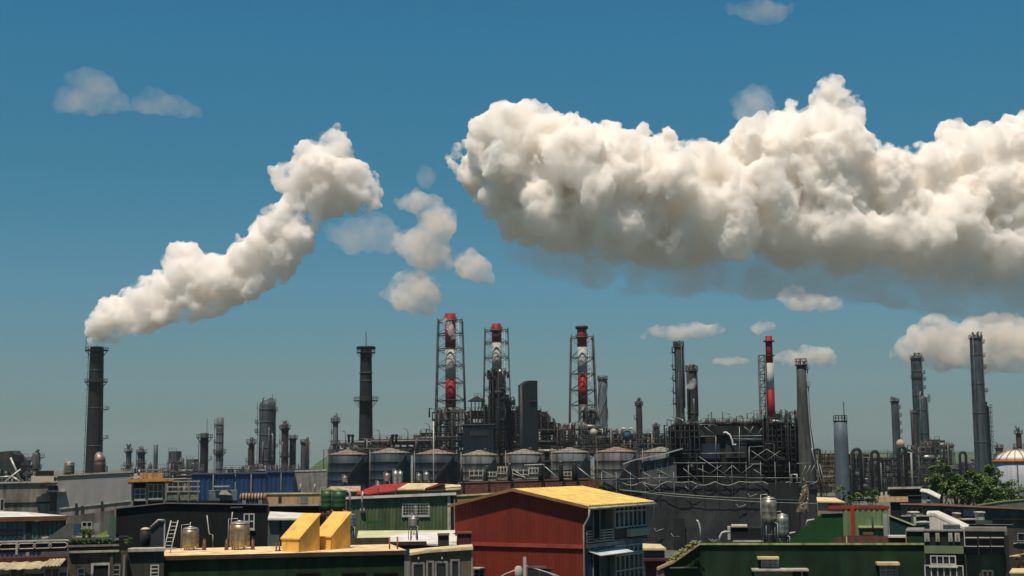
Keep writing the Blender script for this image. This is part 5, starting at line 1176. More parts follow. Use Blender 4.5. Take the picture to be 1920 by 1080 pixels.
def slope(x0, z0, x1, z1, nm, lab=None):
    g = G(); n = 46; V = []
    for i in range(n + 1):                      # standing seams run down the slope
        y = -.35 + (D + .7) * i / n; h = .045 if i % 2 else 0
        V += [(x0, y, z0 + .12 + h), (x1, y, z1 + .12 + h), (x0, y, z0), (x1, y, z1)]
    Fc = [(4 * i, 4 * i + 1, 4 * i + 5, 4 * i + 4) for i in range(n)] + [(4 * i + 2, 4 * i + 6, 4 * i + 7, 4 * i + 3) for i in range(n)] + [(4 * i + 1, 4 * i + 3, 4 * i + 7, 4 * i + 5) for i in range(n)]
    Fc += [(0, 2, 3, 1), (4 * n, 4 * n + 1, 4 * n + 3, 4 * n + 2)]
    return part(nm, g.add(V, Fc), m_yr, b.root, lab)
dzs = (ez - rgz) / (b.W - rgx)
slope(rgx, rgz, b.W + .45, rgz + dzs * (b.W + .45 - rgx), 'roof', 'yellow metal roof pitch over the barred windows')
slope(-.3, gt(0) - .3 * (rgz - E0[1]) / rgx, rgx, rgz, 'roof', 'yellow metal roof pitch on the far side')
part('gable_trim', G().prism([(-.3, gt(0) - .12), (rgx, rgz - .02), (b.W + .4, ez - .14), (b.W + .4, ez + .04), (rgx, rgz + .18), (-.3, gt(0) + .06)], -.1, at0=-.36), mat('trim_brown', (.22, .12, .06), .7, 0, .3, 1), b.root)
part('gutter', G().tube([(b.W + .5, -.35, ez - .15), (b.W + .5, D + .3, ez - .15)], .09, 6), m_trim, b.root)
part('drain_pipe', G().tube([(b.W + .5, -.3, ez - .2), (b.W + .4, -.2, ez - .7), (b.W - .02, -.16, ez - 1.3), (b.W - .02, -.16, .1)], .07, 6), m_trim, b.root)
part('drain_pipe', G().tube([(b.W + .5, D, ez - .2), (b.W + .4, D + .1, ez - .9), (b.W + .1, D + .1, ez - 1.7), (b.W + .1, D + .1, .1)], .06, 6), m_trim, b.root)
# facade to the side: recessed bays, slabs, barred windows
y = lambda px, py=1000: b.R(px, py)[0]
zz = lambda py, px=1150: b.R(px, py)[1]
ym = y(1151); z1_ = zz(1014); z2_ = zz(1024)
part('floor_slab', G().b2(b.W - 1.3, b.W + .02, .05, D, z2_ + .05, z1_ - .05), m_conc, b.root)
part('party_wall', G().b2(b.W - 1.35, b.W, ym - .08, ym + .08, 0, ez - .1), mat('facade_grey', (.20, .20, .17), .85, 0, .2, .8, .3), b.root)
part('end_wall', G().b2(b.W - 1.35, b.W, D - .2, D, 0, ez - .1), mat('facade_grey', ()), b.root)
part('near_wall', G().b2(b.W - 1.3, b.W - .02, .06, .22, 0, ez - .1), m_redc, b.root)
for (py0, py1) in ((952, 1012), (1026, 1090)):
    b.win(1111, py0 + 4, 1124, min(py1, 1010) if py0 < 1000 else 1090, 1, 1, 'R', m_framed, m_dark, .08, 'balcony_door')
for py0, py1 in ((992, 1012),):
    z0, z1 = zz(1012), zz(992); g = G()
    for i in range(5): z = z0 + (z1 - z0) * i / 4; g.b2(b.W - .06, b.W, .2, ym - .1, z - .035, z + .035)
    for i in range(4): yy = .2 + (ym - .3) * i / 3; g.b2(b.W - .07, b.W + .01, yy - .02, yy + .02, z0, z1)
    part('balcony_railing', g, m_trim, b.root)
part('balcony_panel', G().b2(b.W - 1.28, b.W - 1.2, ym * .55, ym - .1, z1_ + 1.0, ez - .3), mat('panel_teal', (.14, .19, .18), .7, 0, .2, 1), b.root)
part('spandrel', G().b2(b.W - .2, b.W, .23, ym - .1, zz(1030), z2_), m_colw, b.root)
part('blue_panel', G().b2(b.W - .25, b.W - .05, .23, .9, 0, zz(1034)), mat('panel_blue', (.02, .07, .14), .6), b.root)
g = G(); zaw = zz(1031); part('awning', g.add([(b.W, .5, zaw + .1), (b.W, ym + 1.2, zaw + .1), (b.W + .9, ym + 1.2, zaw - .15), (b.W + .9, .5, zaw - .15), (b.W, .5, zaw + .05), (b.W, ym + 1.2, zaw + .05), (b.W + .9, ym + 1.2, zaw - .2), (b.W + .9, .5, zaw - .2)], [(0, 1, 2, 3), (7, 6, 5, 4), (3, 2, 6, 7), (0, 3, 7, 4), (1, 5, 6, 2)]), mat('awning_palegrey', (.5, .55, .55), .6), b.root)
part('bay_wall', G().b2(b.W - .25, b.W - .03, ym + .1, D - .2, zz(1034), zz(1012)), mat('facade_grey', ()), b.root)
part('bay_wall', G().b2(b.W - .25, b.W - .03, ym + .1, D - .2, zz(1010), zz(992)), mat('facade_brown', (.07, .055, .045), .85), b.root)
part('lower_room', G().b2(b.W - 1.2, b.W - .3, .3, ym - .1, 0, zz(1036)), mat('door_green_dark', (.02, .045, .04), .4), b.root)
for py0, py1, dv in ((948, 990, 8), (1025, 1090, 0)):
    ya, yb = ym + .15, D - .3; za_, zb_ = max(.1, zz(py1)), zz(py0)
    w_ = part('bay_window', G().b2(b.W - .12, b.W - .06, ya, yb, za_, zb_), m_glass, b.root); g = G()
    cu = part('curtain', G().sheet(ya + .5, yb - .6, lambda t: za_ + .2, lambda t: zb_ - .4, b.W - .06, .22, .02, 'y', .01), mat('curtain_tan', (.12, .09, .06), .9), w_)
    for i in range(8): yy = ya + (yb - ya) * i / 7; g.b2(b.W - .04, b.W + .06, yy - .045, yy + .045, za_, zb_)
    for f in ((0, .72, 1) if py0 < 1000 else (0, .28, .72, .78, 1)): z = za_ + (zb_ - za_) * f; g.b2(b.W - .045, b.W + .085, ya - .05, yb + .05, z - .05, z + .05)
    part('bars', g, m_frame, w_)
part('air_conditioner', G().b2(b.W, b.W + .35, ym + 1.9, ym + 4.9, zz(1009), zz(994)), mat('ac_beige', (.36, .33, .24), .7, 0, .1), b.root)
b.win(990, 1064, 1036, 1088, 2, 1, fm=m_soil, t=.05); b.rect('door_canopy', 891, 1063, 910, 1066, m_trim, d0=0, d1=.7); b.win(889, 1068, 909, 1090, 2, 3, fm=m_framed, t=.05)
# power pole in front of it
r_ = thing('utility_pole', 'short utility pole with insulator arms and cables before the red wall', 'utility pole', (gx(984, 1060, 80), 80, 0)); k = sc(80)
zt = gz(984, 1044, 80); part('pole', G().tube([(0, 0, 0), (0, 0, zt)], [.14, .09], 8), m_conc, r_); part('transformer', G().lathe([(.2, zt - 1.1), (.22, zt - 1.0), (.22, zt - .6), (.1, zt - .5)], 10, (-.35, 0, 0)), m_trim, r_)
part('cross_arm', G().box((.5, 0, zt - .55), (1.4, .08, .09)), m_pipe, r_)
for i, (dx, dz_) in enumerate(((-2.2, -1.1), (2.6, -1.0), (3.4, -1.3))): part('cable', G().tube([(0.1, 0, zt - .5), (dx * .5, 0, zt - .55 + dz_ * .35), (dx, 0, zt - .5 + dz_)], .03, 5), m_pvc, r_)

# ---------- 18 little house
b = B('lean_to_house', 'little house with yellow roof, teal band and burgundy door wall beside the barred windows', 'house', (1207, 88), (1250, 86))
b.poly('wall', [(1207, 1027), (1246, 1028)], 5, mat('wall_tealgreen', (.055, .09, .07), .8, 0, .2, 1)); b.slope('roof', [(1205, 1028), (1249, 1028)], [(1205, 1019), (1238, 1020)], 2.5, m_cream)
b.rect('door_wall', 1209, 1052, 1250, 1090, m_burg, d0=0, d1=.3); b.rect('ledge', 1207, 1046, 1262, 1050, m_burg, d0=0, d1=.9)
# ---------- 19 dark green building, right
b = B('green_block', 'very wide dark green building with thin bright roof rim at the bottom of the view', 'building', (1245, 69), (1733, 70))
m_dg2 = mat('wall_bottle_green', (.010, .034, .013), .8, 0, .45, .5, .5, (.02, .03, .02), .5)
b.poly('wall', [(1245, 1063), (1262, 1056), (1310, 1021), (1733, 1021)], 7, m_dg2)
part('roof_rim', G().prism([b.F(1300, 1018), b.F(1733, 1018), b.F(1733, 1021.5), b.F(1310, 1021.5)], .35, at0=-.12), mat('rim_green', (.26, .32, .14), .8, 0, .5, 2, 0, (.05, .1, .03), .6), b.root)
part('slope_trim', G().prism([b.F(1231, 1065), b.F(1262, 1051), b.F(1311, 1018), b.F(1311, 1022), b.F(1262, 1056), b.F(1233, 1069)], 3, at0=-.2), mat('trim_pinkish', (.30, .22, .15), .8, 0, .4, 2), b.root)
b.rect('end_pier', 1231, 1068, 1246, 1090, mat('pier_pink', (.14, .09, .08), .85), d0=-1, d1=.1)
b.rect('thin_ledge', 1256, 1063, 1308, 1065, m_framed, d0=0, d1=.15)
b.win(1428, 1048, 1459, 1063, 3, 2, t=.05, bars=10); b.rect('window_hood', 1419, 1043, 1459, 1047, m_cream, d0=0, d1=.7)
b.rect('awning', 1408, 1065, 1513, 1068, m_trim, d0=0, d1=1.0); b.rect('pale_panel', 1414, 1069, 1486, 1090, mat('panel_beige', (.20, .19, .13), .7, 0, .2, 1.5), d0=0, d1=.1)
b.rect('awning_post', 1500, 1068, 1503, 1090, m_trim, d0=.6, d1=.7)
b.win(1650, 1060, 1684, 1090, 3, 3, t=.05, bars=12); b.rect('window_hood', 1641, 1053, 1683, 1058, m_cream, d0=0, d1=.7)
R = random.Random(5)
for i in range(5): plant('tuft of pale weeds %s of the sloping trim' % ['at the lowest end', 'a step above the low end', 'at the middle', 'a step below the top', 'at the very top'][i], 1262 + i * 10, 1052 - i * 7, 14, 9, 69.5, 'weed_tuft', mat('weed_pale', (.20, .22, .08), .8, 0, .4, 3), 'weeds along the sloping trim', False, i)
# rooftop items on it
water_tank('tall tarnished steel tank on a braced stand on the wide green roof', 1443, 931, 983, 1021, 27, 73, mat('tank_tarnish', (.30, .28, .22), .4, .6, .5, 2.5, .5, (.1, .07, .04), .6))
water_tank('lower teal banded tank beside the tall tarnished one', 1468, 963, 1008, 1021, 23, 73, mat('tank_tealband', (.25, .28, .24), .4, .5, .5, 2.5, .4, (.08, .12, .09), .6))
b = B('roof_unit', 'low black rooftop unit with pale lid edges', 'roof unit', (1367, 76), (1431, 76)); b.root.location.z = 0
b.rect('casing', 1370, 990, 1431, 1015, m_dark, d0=-2, d1=0); b.rect('lid', 1371, 986, 1401, 988.5, m_trim, d0=-2, d1=.1); b.rect('base_rail', 1374, 1013, 1431, 1016, m_trim, d0=-.5, d1=.2); b.rect('side_fan', 1364, 988, 1370, 1012, m_trim, d0=-1, d1=.1)
pole('white gooseneck pipe curving beside the low black unit', [(1349, 1018), (1350, 1006), (1354, 999), (1360, 997), (1368, 998)], 74, m_pvc, .06)
pole('thin upright pipe with a pale head on the wide green roof', [(1314, 1018), (1313, 992), (1309, 978), (1306, 975)], 75, m_pvc, .045)
pole('pale bent stub pipe by the sloped green wall', [(1511, 985), (1514, 976), (1527, 974)], 80, m_pvc, .05)
pole('short level stub of pale pipe beside the lower tank', [(1476, 1001), (1491, 998)], 76, m_pvc, .05)
# ---------- 20 green gable
b = B('green_gable_house', 'house with curved dark green wall and lighter corrugated part framed in red', 'house', (1482, 82), (1668, 82))
b.poly('wall', [(1482, 1012), (1497, 998), (1513, 983), (1528, 971), (1543, 963), (1581, 962)], 6, mat('wall_leaf_green', (.012, .060, .018), .75, 0, .25, .6, .2), label='dark green curved side wall')
x0, x1 = b.F(1581.5, 1000)[0], b.F(1666, 1000)[0]; zt = b.F(1620, 954)[1]; zt2 = b.F(1560, 961)[1]
part('wall', G().sheet(x0, x1, lambda x: 0, lambda x: zt, -.1, .3, .04), mat('corrugated_sage', (.14, .21, .10), .7, 0, .15, .6, .3), b.root, 'sage green corrugated wall')
part('body', G().b2(x0, x1, -.05, 6, 0, zt - .02), m_dgreen, b.root)
part('top_trim', G().prism([b.F(1540, 959), b.F(1582, 959), b.F(1582, 962), b.F(1540, 963.5)], 6.1, at0=-.1), m_framed, b.root)
part('roof_edge', G().b2(b.F(1553, 950)[0], x1 + .1, -.16, .1, zt, zt + .16), m_rr, b.root); part('roof', G().b2(x0, x1 + .05, .1, 6, zt - .02, zt + .02), m_dgreen, b.root)
b.rect('red_post', 1594, 953, 1603, 1006, m_rr, d0=.1, d1=.22)
b.rect('white_panel', 1655, 963, 1665, 1006, mat('panel_white', (.25, .28, .26), .7), d0=.16, d1=.22)
b.rect('window_ledge', 1609, 986, 1655, 989, mat('ledge_lime', (.35, .4, .18), .8), d0=.1, d1=.6)
b = B('brick_parapet', 'low dark brick parapet with a pale end slab in front of the sage green wall', 'parapet', (1559, 76), (1700, 76))
b.poly('brickwork', [(1559, 1010), (1588, 1004), (1698, 1006)], .4, m_brick); b.rect('coping', 1665, 1004, 1698, 1008, m_whiter, d0=-.5, d1=.1); b.rect('pale_post', 1586, 1006, 1589, 1022, m_cream, d0=0, d1=.1); b.rect('box_on_top', 1618, 999, 1638, 1003, m_soil, d0=-.4, d1=0)
pole('slim dark mast with short cross bar before the sage green wall', [(1637, 1006), (1636, 969)], 77, m_steel, .05, 'mast', 'mast')
b = B('teal_slope_roof', 'dark teal lean-to with bright sloping roof edge past the white panel', 'lean-to', (1667, 86), (1722, 86))
b.poly('wall', [(1667, 967), (1712, 985)], 4, mat('wall_dark_teal', (.012, .04, .035), .7)); part('roof', G().prism([b.F(1665, 964), b.F(1714, 983), b.F(1714, 986), b.F(1665, 967)], 4.2, at0=-.1), mat('roof_palelime', (.42, .45, .25), .7), b.root)
b = B('green_box_room', 'plain dark green box room behind the roof rim', 'roof room', (1699, 74), (1731, 74)); b.rect('wall', 1699, 996, 1731, 1022, m_dgreen, d0=-3, d1=0); b.rect('coping', 1698, 994, 1732, 996.5, m_framed, d0=-3.1, d1=.1); b.rect('drain', 1698, 998, 1700, 1021, m_cream, d0=0, d1=.08)
# ---------- 22 cream sloped roof house
b = B('cream_roof_house', 'small house with cream curved roof at the enclosure corner', 'house', (1532, 152), (1584, 150))
b.poly('wall', [(1533, 939), (1582, 941)], 6, mat('wall_tan', (.24, .17, .10), .85, 0, .3, 1)); b.slope('roof', [(1532, 940), (1584, 941)], [(1531, 932), (1566, 933)], 3, m_cream); b.rect('rust_door', 1552, 944, 1560, 965, m_soil); b.rect('rust_band', 1560, 950, 1584, 953, m_rr, d0=0, d1=.3)
# ---------- 24 beige house + white gable
b = B('terrace_house', 'long dark house with apricot balcony front and small white roof units', 'house', (1648, 172), (1728, 170))
b.poly('wall', [(1668, 917), (1728, 916)], 8, m_dark); b.rect('balcony_front', 1648, 931, 1703, 941, mat('wall_apricot', ()), d0=-1, d1=.4); part('roof', G().prism([b.F(1665, 913), b.F(1728, 912), b.F(1728, 916), b.F(1665, 917)], 8, at0=-.5), m_trim, b.root)
for px, yt in ((1653, 923), (1661, 922), (1672, 919), (1701, 926)): b.rect('roof_unit', px - 2, yt, px + 3, 932, m_trim, d0=-.6, d1=0)
b.rect('white_rail', 1704, 928, 1728, 930, m_trim, d0=0, d1=.1)
b = B('white_gable_house', 'white gable end sloping down towards the trees with bright roof edge', 'house', (1727, 168), (1762, 166))
b.poly('wall', [(1727, 919), (1760, 932)], 6, mat('gable_grey', (.22, .23, .23), .8, 0, .15, 1)); b.slope('roof', [(1725, 920), (1737, 922), (1762, 934)], [(1727, 916), (1742, 917), (1764, 928)], 1.6, m_whiter); b.win(1738, 930, 1744, 937, 1, 1, t=.04)
# ---------- far right teal building with red roof edge
b = B('teal_long_house', 'long dull teal building with thin reddish roof edge below the trees', 'house', (1690, 118), (1940, 112))
b.poly('wall', [(1690, 946), (1765, 948), (1940, 956)], 8, mat('wall_dull_teal', (.07, .095, .09), .85, 0, .35, .5, .4, (.03, .04, .035), .5))
part('roof', G().prism([b.F(1688, 943), b.F(1765, 944), b.F(1940, 953), b.F(1940, 956), b.F(1765, 948), b.F(1688, 946)], 8.4, at0=-.4), mat('roof_redgrey', (.24, .13, .10), .7, 0, .3, 1), b.root)
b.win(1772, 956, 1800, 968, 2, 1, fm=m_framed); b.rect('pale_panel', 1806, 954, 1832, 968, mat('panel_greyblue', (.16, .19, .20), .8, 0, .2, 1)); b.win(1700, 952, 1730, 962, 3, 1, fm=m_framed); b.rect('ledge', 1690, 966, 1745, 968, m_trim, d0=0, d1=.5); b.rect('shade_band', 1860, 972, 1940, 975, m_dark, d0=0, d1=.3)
b = B('grey_gable_wall', 'big sloping grey-green gable behind the reddish roof edge', 'house', (1835, 150), (1940, 146))
b.poly('wall', [(1835, 947), (1880, 941), (1940, 936)], 6, mat('gable_sage', (.10, .12, .085), .85, 0, .2, .5)); part('coping', G().prism([b.F(1830, 946), b.F(1880, 938.5), b.F(1940, 934), b.F(1940, 936), b.F(1880, 941), b.F(1834, 948)], 6.1, at0=-.1), mat('coping_green', (.2, .25, .13), .8), b.root)
# clutter on the terrace in between
for lab, px, yb, w_, h, m, nm, ct in (
    ('orange and cream carton stacked on the terrace beside the white wedge roof', 1797, 978, 8, 14, mat('carton_orange', (.42, .26, .10), .8), 'box', 'box'),
    ('low maroon bench box on the terrace', 1817, 982, 24, 7, m_burg, 'bench_box', 'box'),
    ('white topped stool shaped vent beyond the maroon box', 1840, 975, 12, 13, m_trim, 'roof_vent', 'vent'),
    ('white topped table on the terrace below the teal windows', 1716, 985, 14, 23, m_trim, 'table', 'table'),
    ('pale folded cloth pile near the white wedge roof', 1730, 984, 20, 4, m_trim, 'cloth_pile', 'cloth')):
    k = sc(90); q = thing(nm, lab, ct, at(px, yb, 90)); part('body' if nm != 'table' else 'leg', G().b2(-w_ * k / 2 * (.3 if nm == 'table' else 1), w_ * k / 2 * (.3 if nm == 'table' else 1), 0, .6, 0, h * k), m, q); part('top', G().b2(-w_ * k * .6, w_ * k * .6, -.1, .7, h * k, h * k + .07), m_whiter if 'white' in lab else m_trim, q)
b = B('roof_terrace', 'cluttered grey roof terrace between the teal building and slotted parapet', 'terrace', (1705, 92), (1900, 90)); b.poly('slab', [(1705, 984), (1900, 984)], 12, mat('terrace_grey', (.12, .13, .12), .9, 0, .4, 1.5, .3)); b.rect('edge', 1705, 982.5, 1900, 984, m_framed, d0=-.1, d1=.1)
# ---------- white wedge roof
b = B('wedge_roof_house', 'white wedge shaped roof end with pinkish wall catching the sun', 'house', (1742, 72), (1815, 71))
b.poly('wall', [(1742, 961), (1752, 962), (1812, 990)], 3, mat('wall_pinkwhite', (.62, .54, .48), .85, 0, .15, 1, .3)); b.slope('roof', [(1737, 963), (1752, 963), (1813, 991)], [(1739, 958), (1760, 957.5), (1817, 984)], 1.0, m_whiter, y0=-.02)
b.rect('stain_ledge', 1768, 983, 1800, 985, m_framed, d0=0, d1=.1)
# ---------- 23 building with lantern panels and louvres
b = B('corner_house', 'grey-green corner house with white grid windows, lantern tiles and dark louvred parapet', 'house', (1732, 62), (1892, 61))
m_cg = mat('wall_greygreen', (.075, .095, .06), .85, 0, .15, .6, .3)
b.poly('wall', [(1732, 1026), (1892, 1026)], 8, m_cg, off=-.3)
b.rect('parapet', 1732, 996, 1808, 1023, m_black, d0=-.5, d1=.0); b.rect('parapet', 1808.3, 992, 1886, 1040, mat('parapet_blue_black', (.02, .022, .027), .7), d0=-.5, d1=.02, label='blue-black louvred parapet half')
b.rect('coping', 1731, 993.5, 1808, 996.2, m_framed, d0=-.6, d1=.1); b.rect('coping', 1808.3, 988.5, 1888, 996, mat('coping_concrete', (.18, .17, .15), .9, 0, .3, 2), d0=-.6, d1=.12)
for px, w_ in ((1738, 10), (1758, 8), (1782, 8), (1795, 10)):
    t_ = b.rect('lantern_tile', px - w_ / 2, 999, px + w_ / 2, 1015, m_trim, d0=0, d1=.1); b.rect('tile_centre', px - w_ / 4, 1002, px + w_ / 4, 1011, m_framed, d0=.1, d1=.13, parent=t_)
for px0, px1 in ((1809, 1832), (1835, 1856), (1858, 1882)):
    for py in (1007, 1023): b.rect('louvre', px0, py, px1, py + 1.6, m_trim, d0=.02, d1=.3)
b.rect('bay_frame', 1733, 1023, 1807, 1038, mat('frame_sage', (.13, .16, .09), .8, 0, .15, 1), d0=-.3, d1=.1)
b.win(1745, 1042, 1792, 1058, 4, 1, t=.045, name='upper_window'); b.win(1734, 1060, 1807, 1096, 6, 1, t=.045, name='lower_window')
b.win(1842, 1070, 1862, 1092, 2, 1, t=.07, fm=m_cg); b.rect('pillar', 1884, 1005, 1895, 1090, m_black, d0=-.6, d1=.1)
b.rect('pillar', 1807, 1023, 1811, 1090, m_black, d0=-.3, d1=.08)
b = B('corner_shed', 'small pale yellow roofed shed cut off by the bottom corner', 'shed', (1892, 58), (1945, 58)); b.rect('roof', 1893, 1072, 1945, 1075, m_cream, d0=-2, d1=.3); b.rect('wall', 1894, 1075, 1945, 1095, m_cream, d0=-2, d1=0)
b = B('scrap_heap', 'tangled orange and green scrap pile beside the corner house', 'scrap pile', (1896, 64), (1940, 64)); R = random.Random(9)
for i in range(26):
    x = R.uniform(.1, b.W); z = b.F(1905, 1065)[1] + R.uniform(-.6, .75); part('scrap_board', G().tube([(x, R.uniform(0, .6), z), (x + R.uniform(-.6, .6), R.uniform(0, .6), z + R.uniform(-.2, .2))], R.uniform(.03, .09), 4), R.choice((m_cream, m_soil, m_leaf, m_wood, m_trim)), b.root)
part('backing', G().b2(0, b.W, .7, 1.2, 0, b.F(1905, 1040)[1]), m_wood, b.root)
b = B('brown_house', 'dim brown house wall glimpsed behind the corner pillar', 'house', (1888, 84), (1945, 84)); b.poly('wall', [(1888, 990), (1945, 992)], 5, mat('wall_umber', (.05, .042, .035), .9, 0, .4, 1)); b.rect('railing', 1900, 1018, 1945, 1020, m_trim, d0=0, d1=.1); b.win(1908, 1000, 1935, 1014, 2, 1, fm=m_framed)

PRISM_DROP = 0.0
# ================================================================== SCAFFOLD ENCLOSURE AND DARK BOILER BLOCK
Y = 232; k = sc(Y)
def netmat():
    m, t = newmat('dark_netting'); N = t.nodes; L = t.links
    tc = N.new('ShaderNodeTexCoord'); p = N.new('ShaderNodeBsdfPrincipled'); p.inputs['Roughness'].default_value = .8; o = N.new('ShaderNodeOutputMaterial'); L.new(p.outputs[0], o.inputs['Surface'])
    sp = N.new('ShaderNodeSeparateXYZ'); L.new(tc.outputs['Object'], sp.inputs[0])
    def sn(i, f):
        a = N.new('ShaderNodeMath'); a.operation = 'MULTIPLY'; a.inputs[1].default_value = f; L.new(sp.outputs[i], a.inputs[0])
        b = N.new('ShaderNodeMath'); b.operation = 'SINE'; L.new(a.outputs[0], b.inputs[0]); return b.outputs[0]
    x, z = sn(0, 2 * math.pi / 1.35), sn(2, 2 * math.pi / 1.35)
    m1 = N.new('ShaderNodeMath'); m1.operation = 'ADD'; L.new(x, m1.inputs[0]); L.new(z, m1.inputs[1])
    g1 = N.new('ShaderNodeMath'); g1.operation = 'GREATER_THAN'; g1.inputs[1].default_value = 1.75; L.new(m1.outputs[0], g1.inputs[0])
    n = N.new('ShaderNodeTexNoise'); n.inputs['Scale'].default_value = .25; n.inputs['Detail'].default_value = 5; L.new(tc.outputs['Object'], n.inputs['Vector'])
    cr = N.new('ShaderNodeValToRGB'); cr.color_ramp.elements[0].position = .35; cr.color_ramp.elements[0].color = (.010, .014, .015, 1); cr.color_ramp.elements[1].position = .65; cr.color_ramp.elements[1].color = (.021, .022, .025, 1); L.new(n.outputs[0], cr.inputs[0])
    mx = N.new('ShaderNodeMix'); mx.data_type = 'RGBA'; L.new(g1.outputs[0], mx.inputs[0]); L.new(cr.outputs[0], mx.inputs[6]); mx.inputs[7].default_value = (.005, .006, .006, 1)
    L.new(mx.outputs[2], p.inputs['Base Color']); return m
m_net = netmat()
m_tube = mat('scaffold_tube', (.20, .215, .20), .5, .3, .3, 1)
m_tarp = mat('tarp_edge', (.30, .32, .30), .7, 0, .3, 1.5)
b = B('scaffold_enclosure', 'huge dark net draped scaffold wall with dotted sheets and sagging rope edges', 'scaffold', (1122, 226), (1531, 222))
def nz(x, z, s): return .35 * noise.noise(Vector((x * .35, z * .2, s))) + .12 * noise.noise(Vector((x * 1.4, z * .9, s + 5)))
px_edges = [1122, 1163, 1204, 1250, 1296, 1340, 1385, 1430, 1478, 1531]
for i, (a, c) in enumerate(zip(px_edges, px_edges[1:])):
    g = G(); V = []; nx, nzn = 8, 16
    for ix in range(nx + 1):
        px = a + (c - a) * ix / nx; x, zt = b.F(px, 904 + 3 * math.sin(px * .11) + (3 if px < 1205 else 0))
        for iz in range(nzn + 1):
            z = zt * iz / nzn; V.append((x, nz(x, z, i) + (.04 if i % 2 else 0), z))
    Fc = [(ix * (nzn + 1) + iz, (ix + 1) * (nzn + 1) + iz, (ix + 1) * (nzn + 1) + iz + 1, ix * (nzn + 1) + iz + 1) for ix in range(nx) for iz in range(nzn)]
    V2 = [(x, y + .03, z) for x, y, z in V]; o_ = len(V)
    g.add(V + V2, Fc + [tuple(reversed([q + o_ for q in f])) for f in Fc], True); part('net_sheet', g, m_net, b.root)
    # sagging bright edge of the sheet
    pts = [Vector((b.F(a + (c - a) * t / 6, 903 + 3 * math.sin((a + (c - a) * t / 6) * .11) + 5 * math.sin(math.pi * t / 6) * (1 if i % 3 else .3))[0], -.5, b.F(a + (c - a) * t / 6, 903 + 7 * math.sin(math.pi * t / 6) * (1 if i % 3 else .2))[1])) for t in range(7)]
    part('rope_edge', G().tube(pts, .07, 5), m_tarp, b.root)
for (x0, y0, x1, y1) in ((1122, 900, 1310, 893), (1310, 893, 1400, 895), (1400, 896, 1500, 896), (1490, 905, 1526, 903), (1160, 918, 1500, 938), (1262, 868, 1400, 868)):
    p, q = b.F(x0, y0), b.F(x1, y1); part('ledger_tube', G().tube([(p[0], -.7, p[1]), ((p[0] + q[0]) / 2, -.7, (p[1] + q[1]) / 2 - (.25 if y0 == 918 else 0)), (q[0], -.7, q[1])], .06, 5), m_tube, b.root)
for px in range(1128, 1530, 27):
    yt = 885 if px < 1270 else (866 if px < 1480 else 895); x, z = b.F(px, yt); part('standard_tube', G().tube([(x, -.6, z), (x, -.6, z - 5.5)], .045, 5), m_tube, b.root)
R = random.Random(3)
for (x0, y0, x1, y1) in ((1128, 882, 1165, 900), (1170, 880, 1202, 902), (1205, 885, 1240, 905), (1232, 880, 1270, 900), (1280, 878, 1308, 900), (1310, 856, 1370, 897), (1308, 878, 1330, 888), (1330, 888, 1352, 872), (1355, 888, 1372, 873), (1373, 873, 1390, 888), (1390, 887, 1412, 870), (1412, 880, 1434, 894), (1408, 862, 1436, 842), (1436, 842, 1468, 862), (1408, 845, 1438, 866), (1438, 862, 1462, 845),
        (1500, 895, 1510, 872), (1508, 894, 1518, 872), (1516, 892, 1526, 872), (1520, 840, 1532, 890), (1205, 905, 1222, 922), (1222, 922, 1238, 908), (1284, 912, 1294, 920), (1295, 920, 1308, 910)):
    p, q = b.F(x0, y0), b.F(x1, y1); part('diagonal_tube', G().tube([(p[0], -.8, p[1]), (q[0], -.8, q[1])], .055, 5), m_tube, b.root)
for i in range(9):                                   # hanging torn strips
    px, py = R.choice(((1230, 990), (1245, 960), (1385, 945), (1400, 925), (1370, 968), (1300, 920), (1330, 1010), (1262, 1000), (1500, 925))); px += R.uniform(-8, 8); p = b.F(px, py)
    part('torn_strip', G().tube([(p[0], -.5, p[1]), (p[0] + R.uniform(.2, .8), -.6, p[1] - .5), (p[0] + R.uniform(.8, 1.5), -.5, p[1] - .1)], .05, 4), m_tarp, b.root)
b.rect('dark_gate_panel', 1262, 972, 1285, 1035, m_black, d0=.5, d1=.62); b.rect('dark_gate_panel', 1440, 905, 1500, 1030, m_black, d0=.45, d1=.6)
pole('pale lamp on a thin stem against the dark netting', [(1314, 1015), (1312, 985), (1308, 976)], 215, m_trim, .12, 'lamp_post', 'lamp')
# long curved awning on the enclosure shoulder
b = B('canopy_roof', 'long thin pale curved awning rising to the dark boiler block', 'canopy', (1168, 236), (1282, 233))
b.poly('wall', [(1203, 868), (1230, 862), (1266, 855), (1268, 870)], 5, m_tankg)
pr = [(1168, 869), (1190, 861), (1215, 856), (1245, 850), (1280, 840)]
part('roof', G().prism([b.F(*p) for p in pr] + [b.F(p[0], p[1] + 2.2) for p in pr[::-1]], 6, at0=-.8), mat('canopy_pale', (.34, .36, .36), .6, .1, .2, 1), b.root)
b.win(1233, 872, 1240, 885, 1, 2, fm=m_tube)
for px in (1206, 1228, 1252, 1264): b.rect('post', px - .7, 858, px + .7, 896, m_tube, d0=.1, d1=.25)
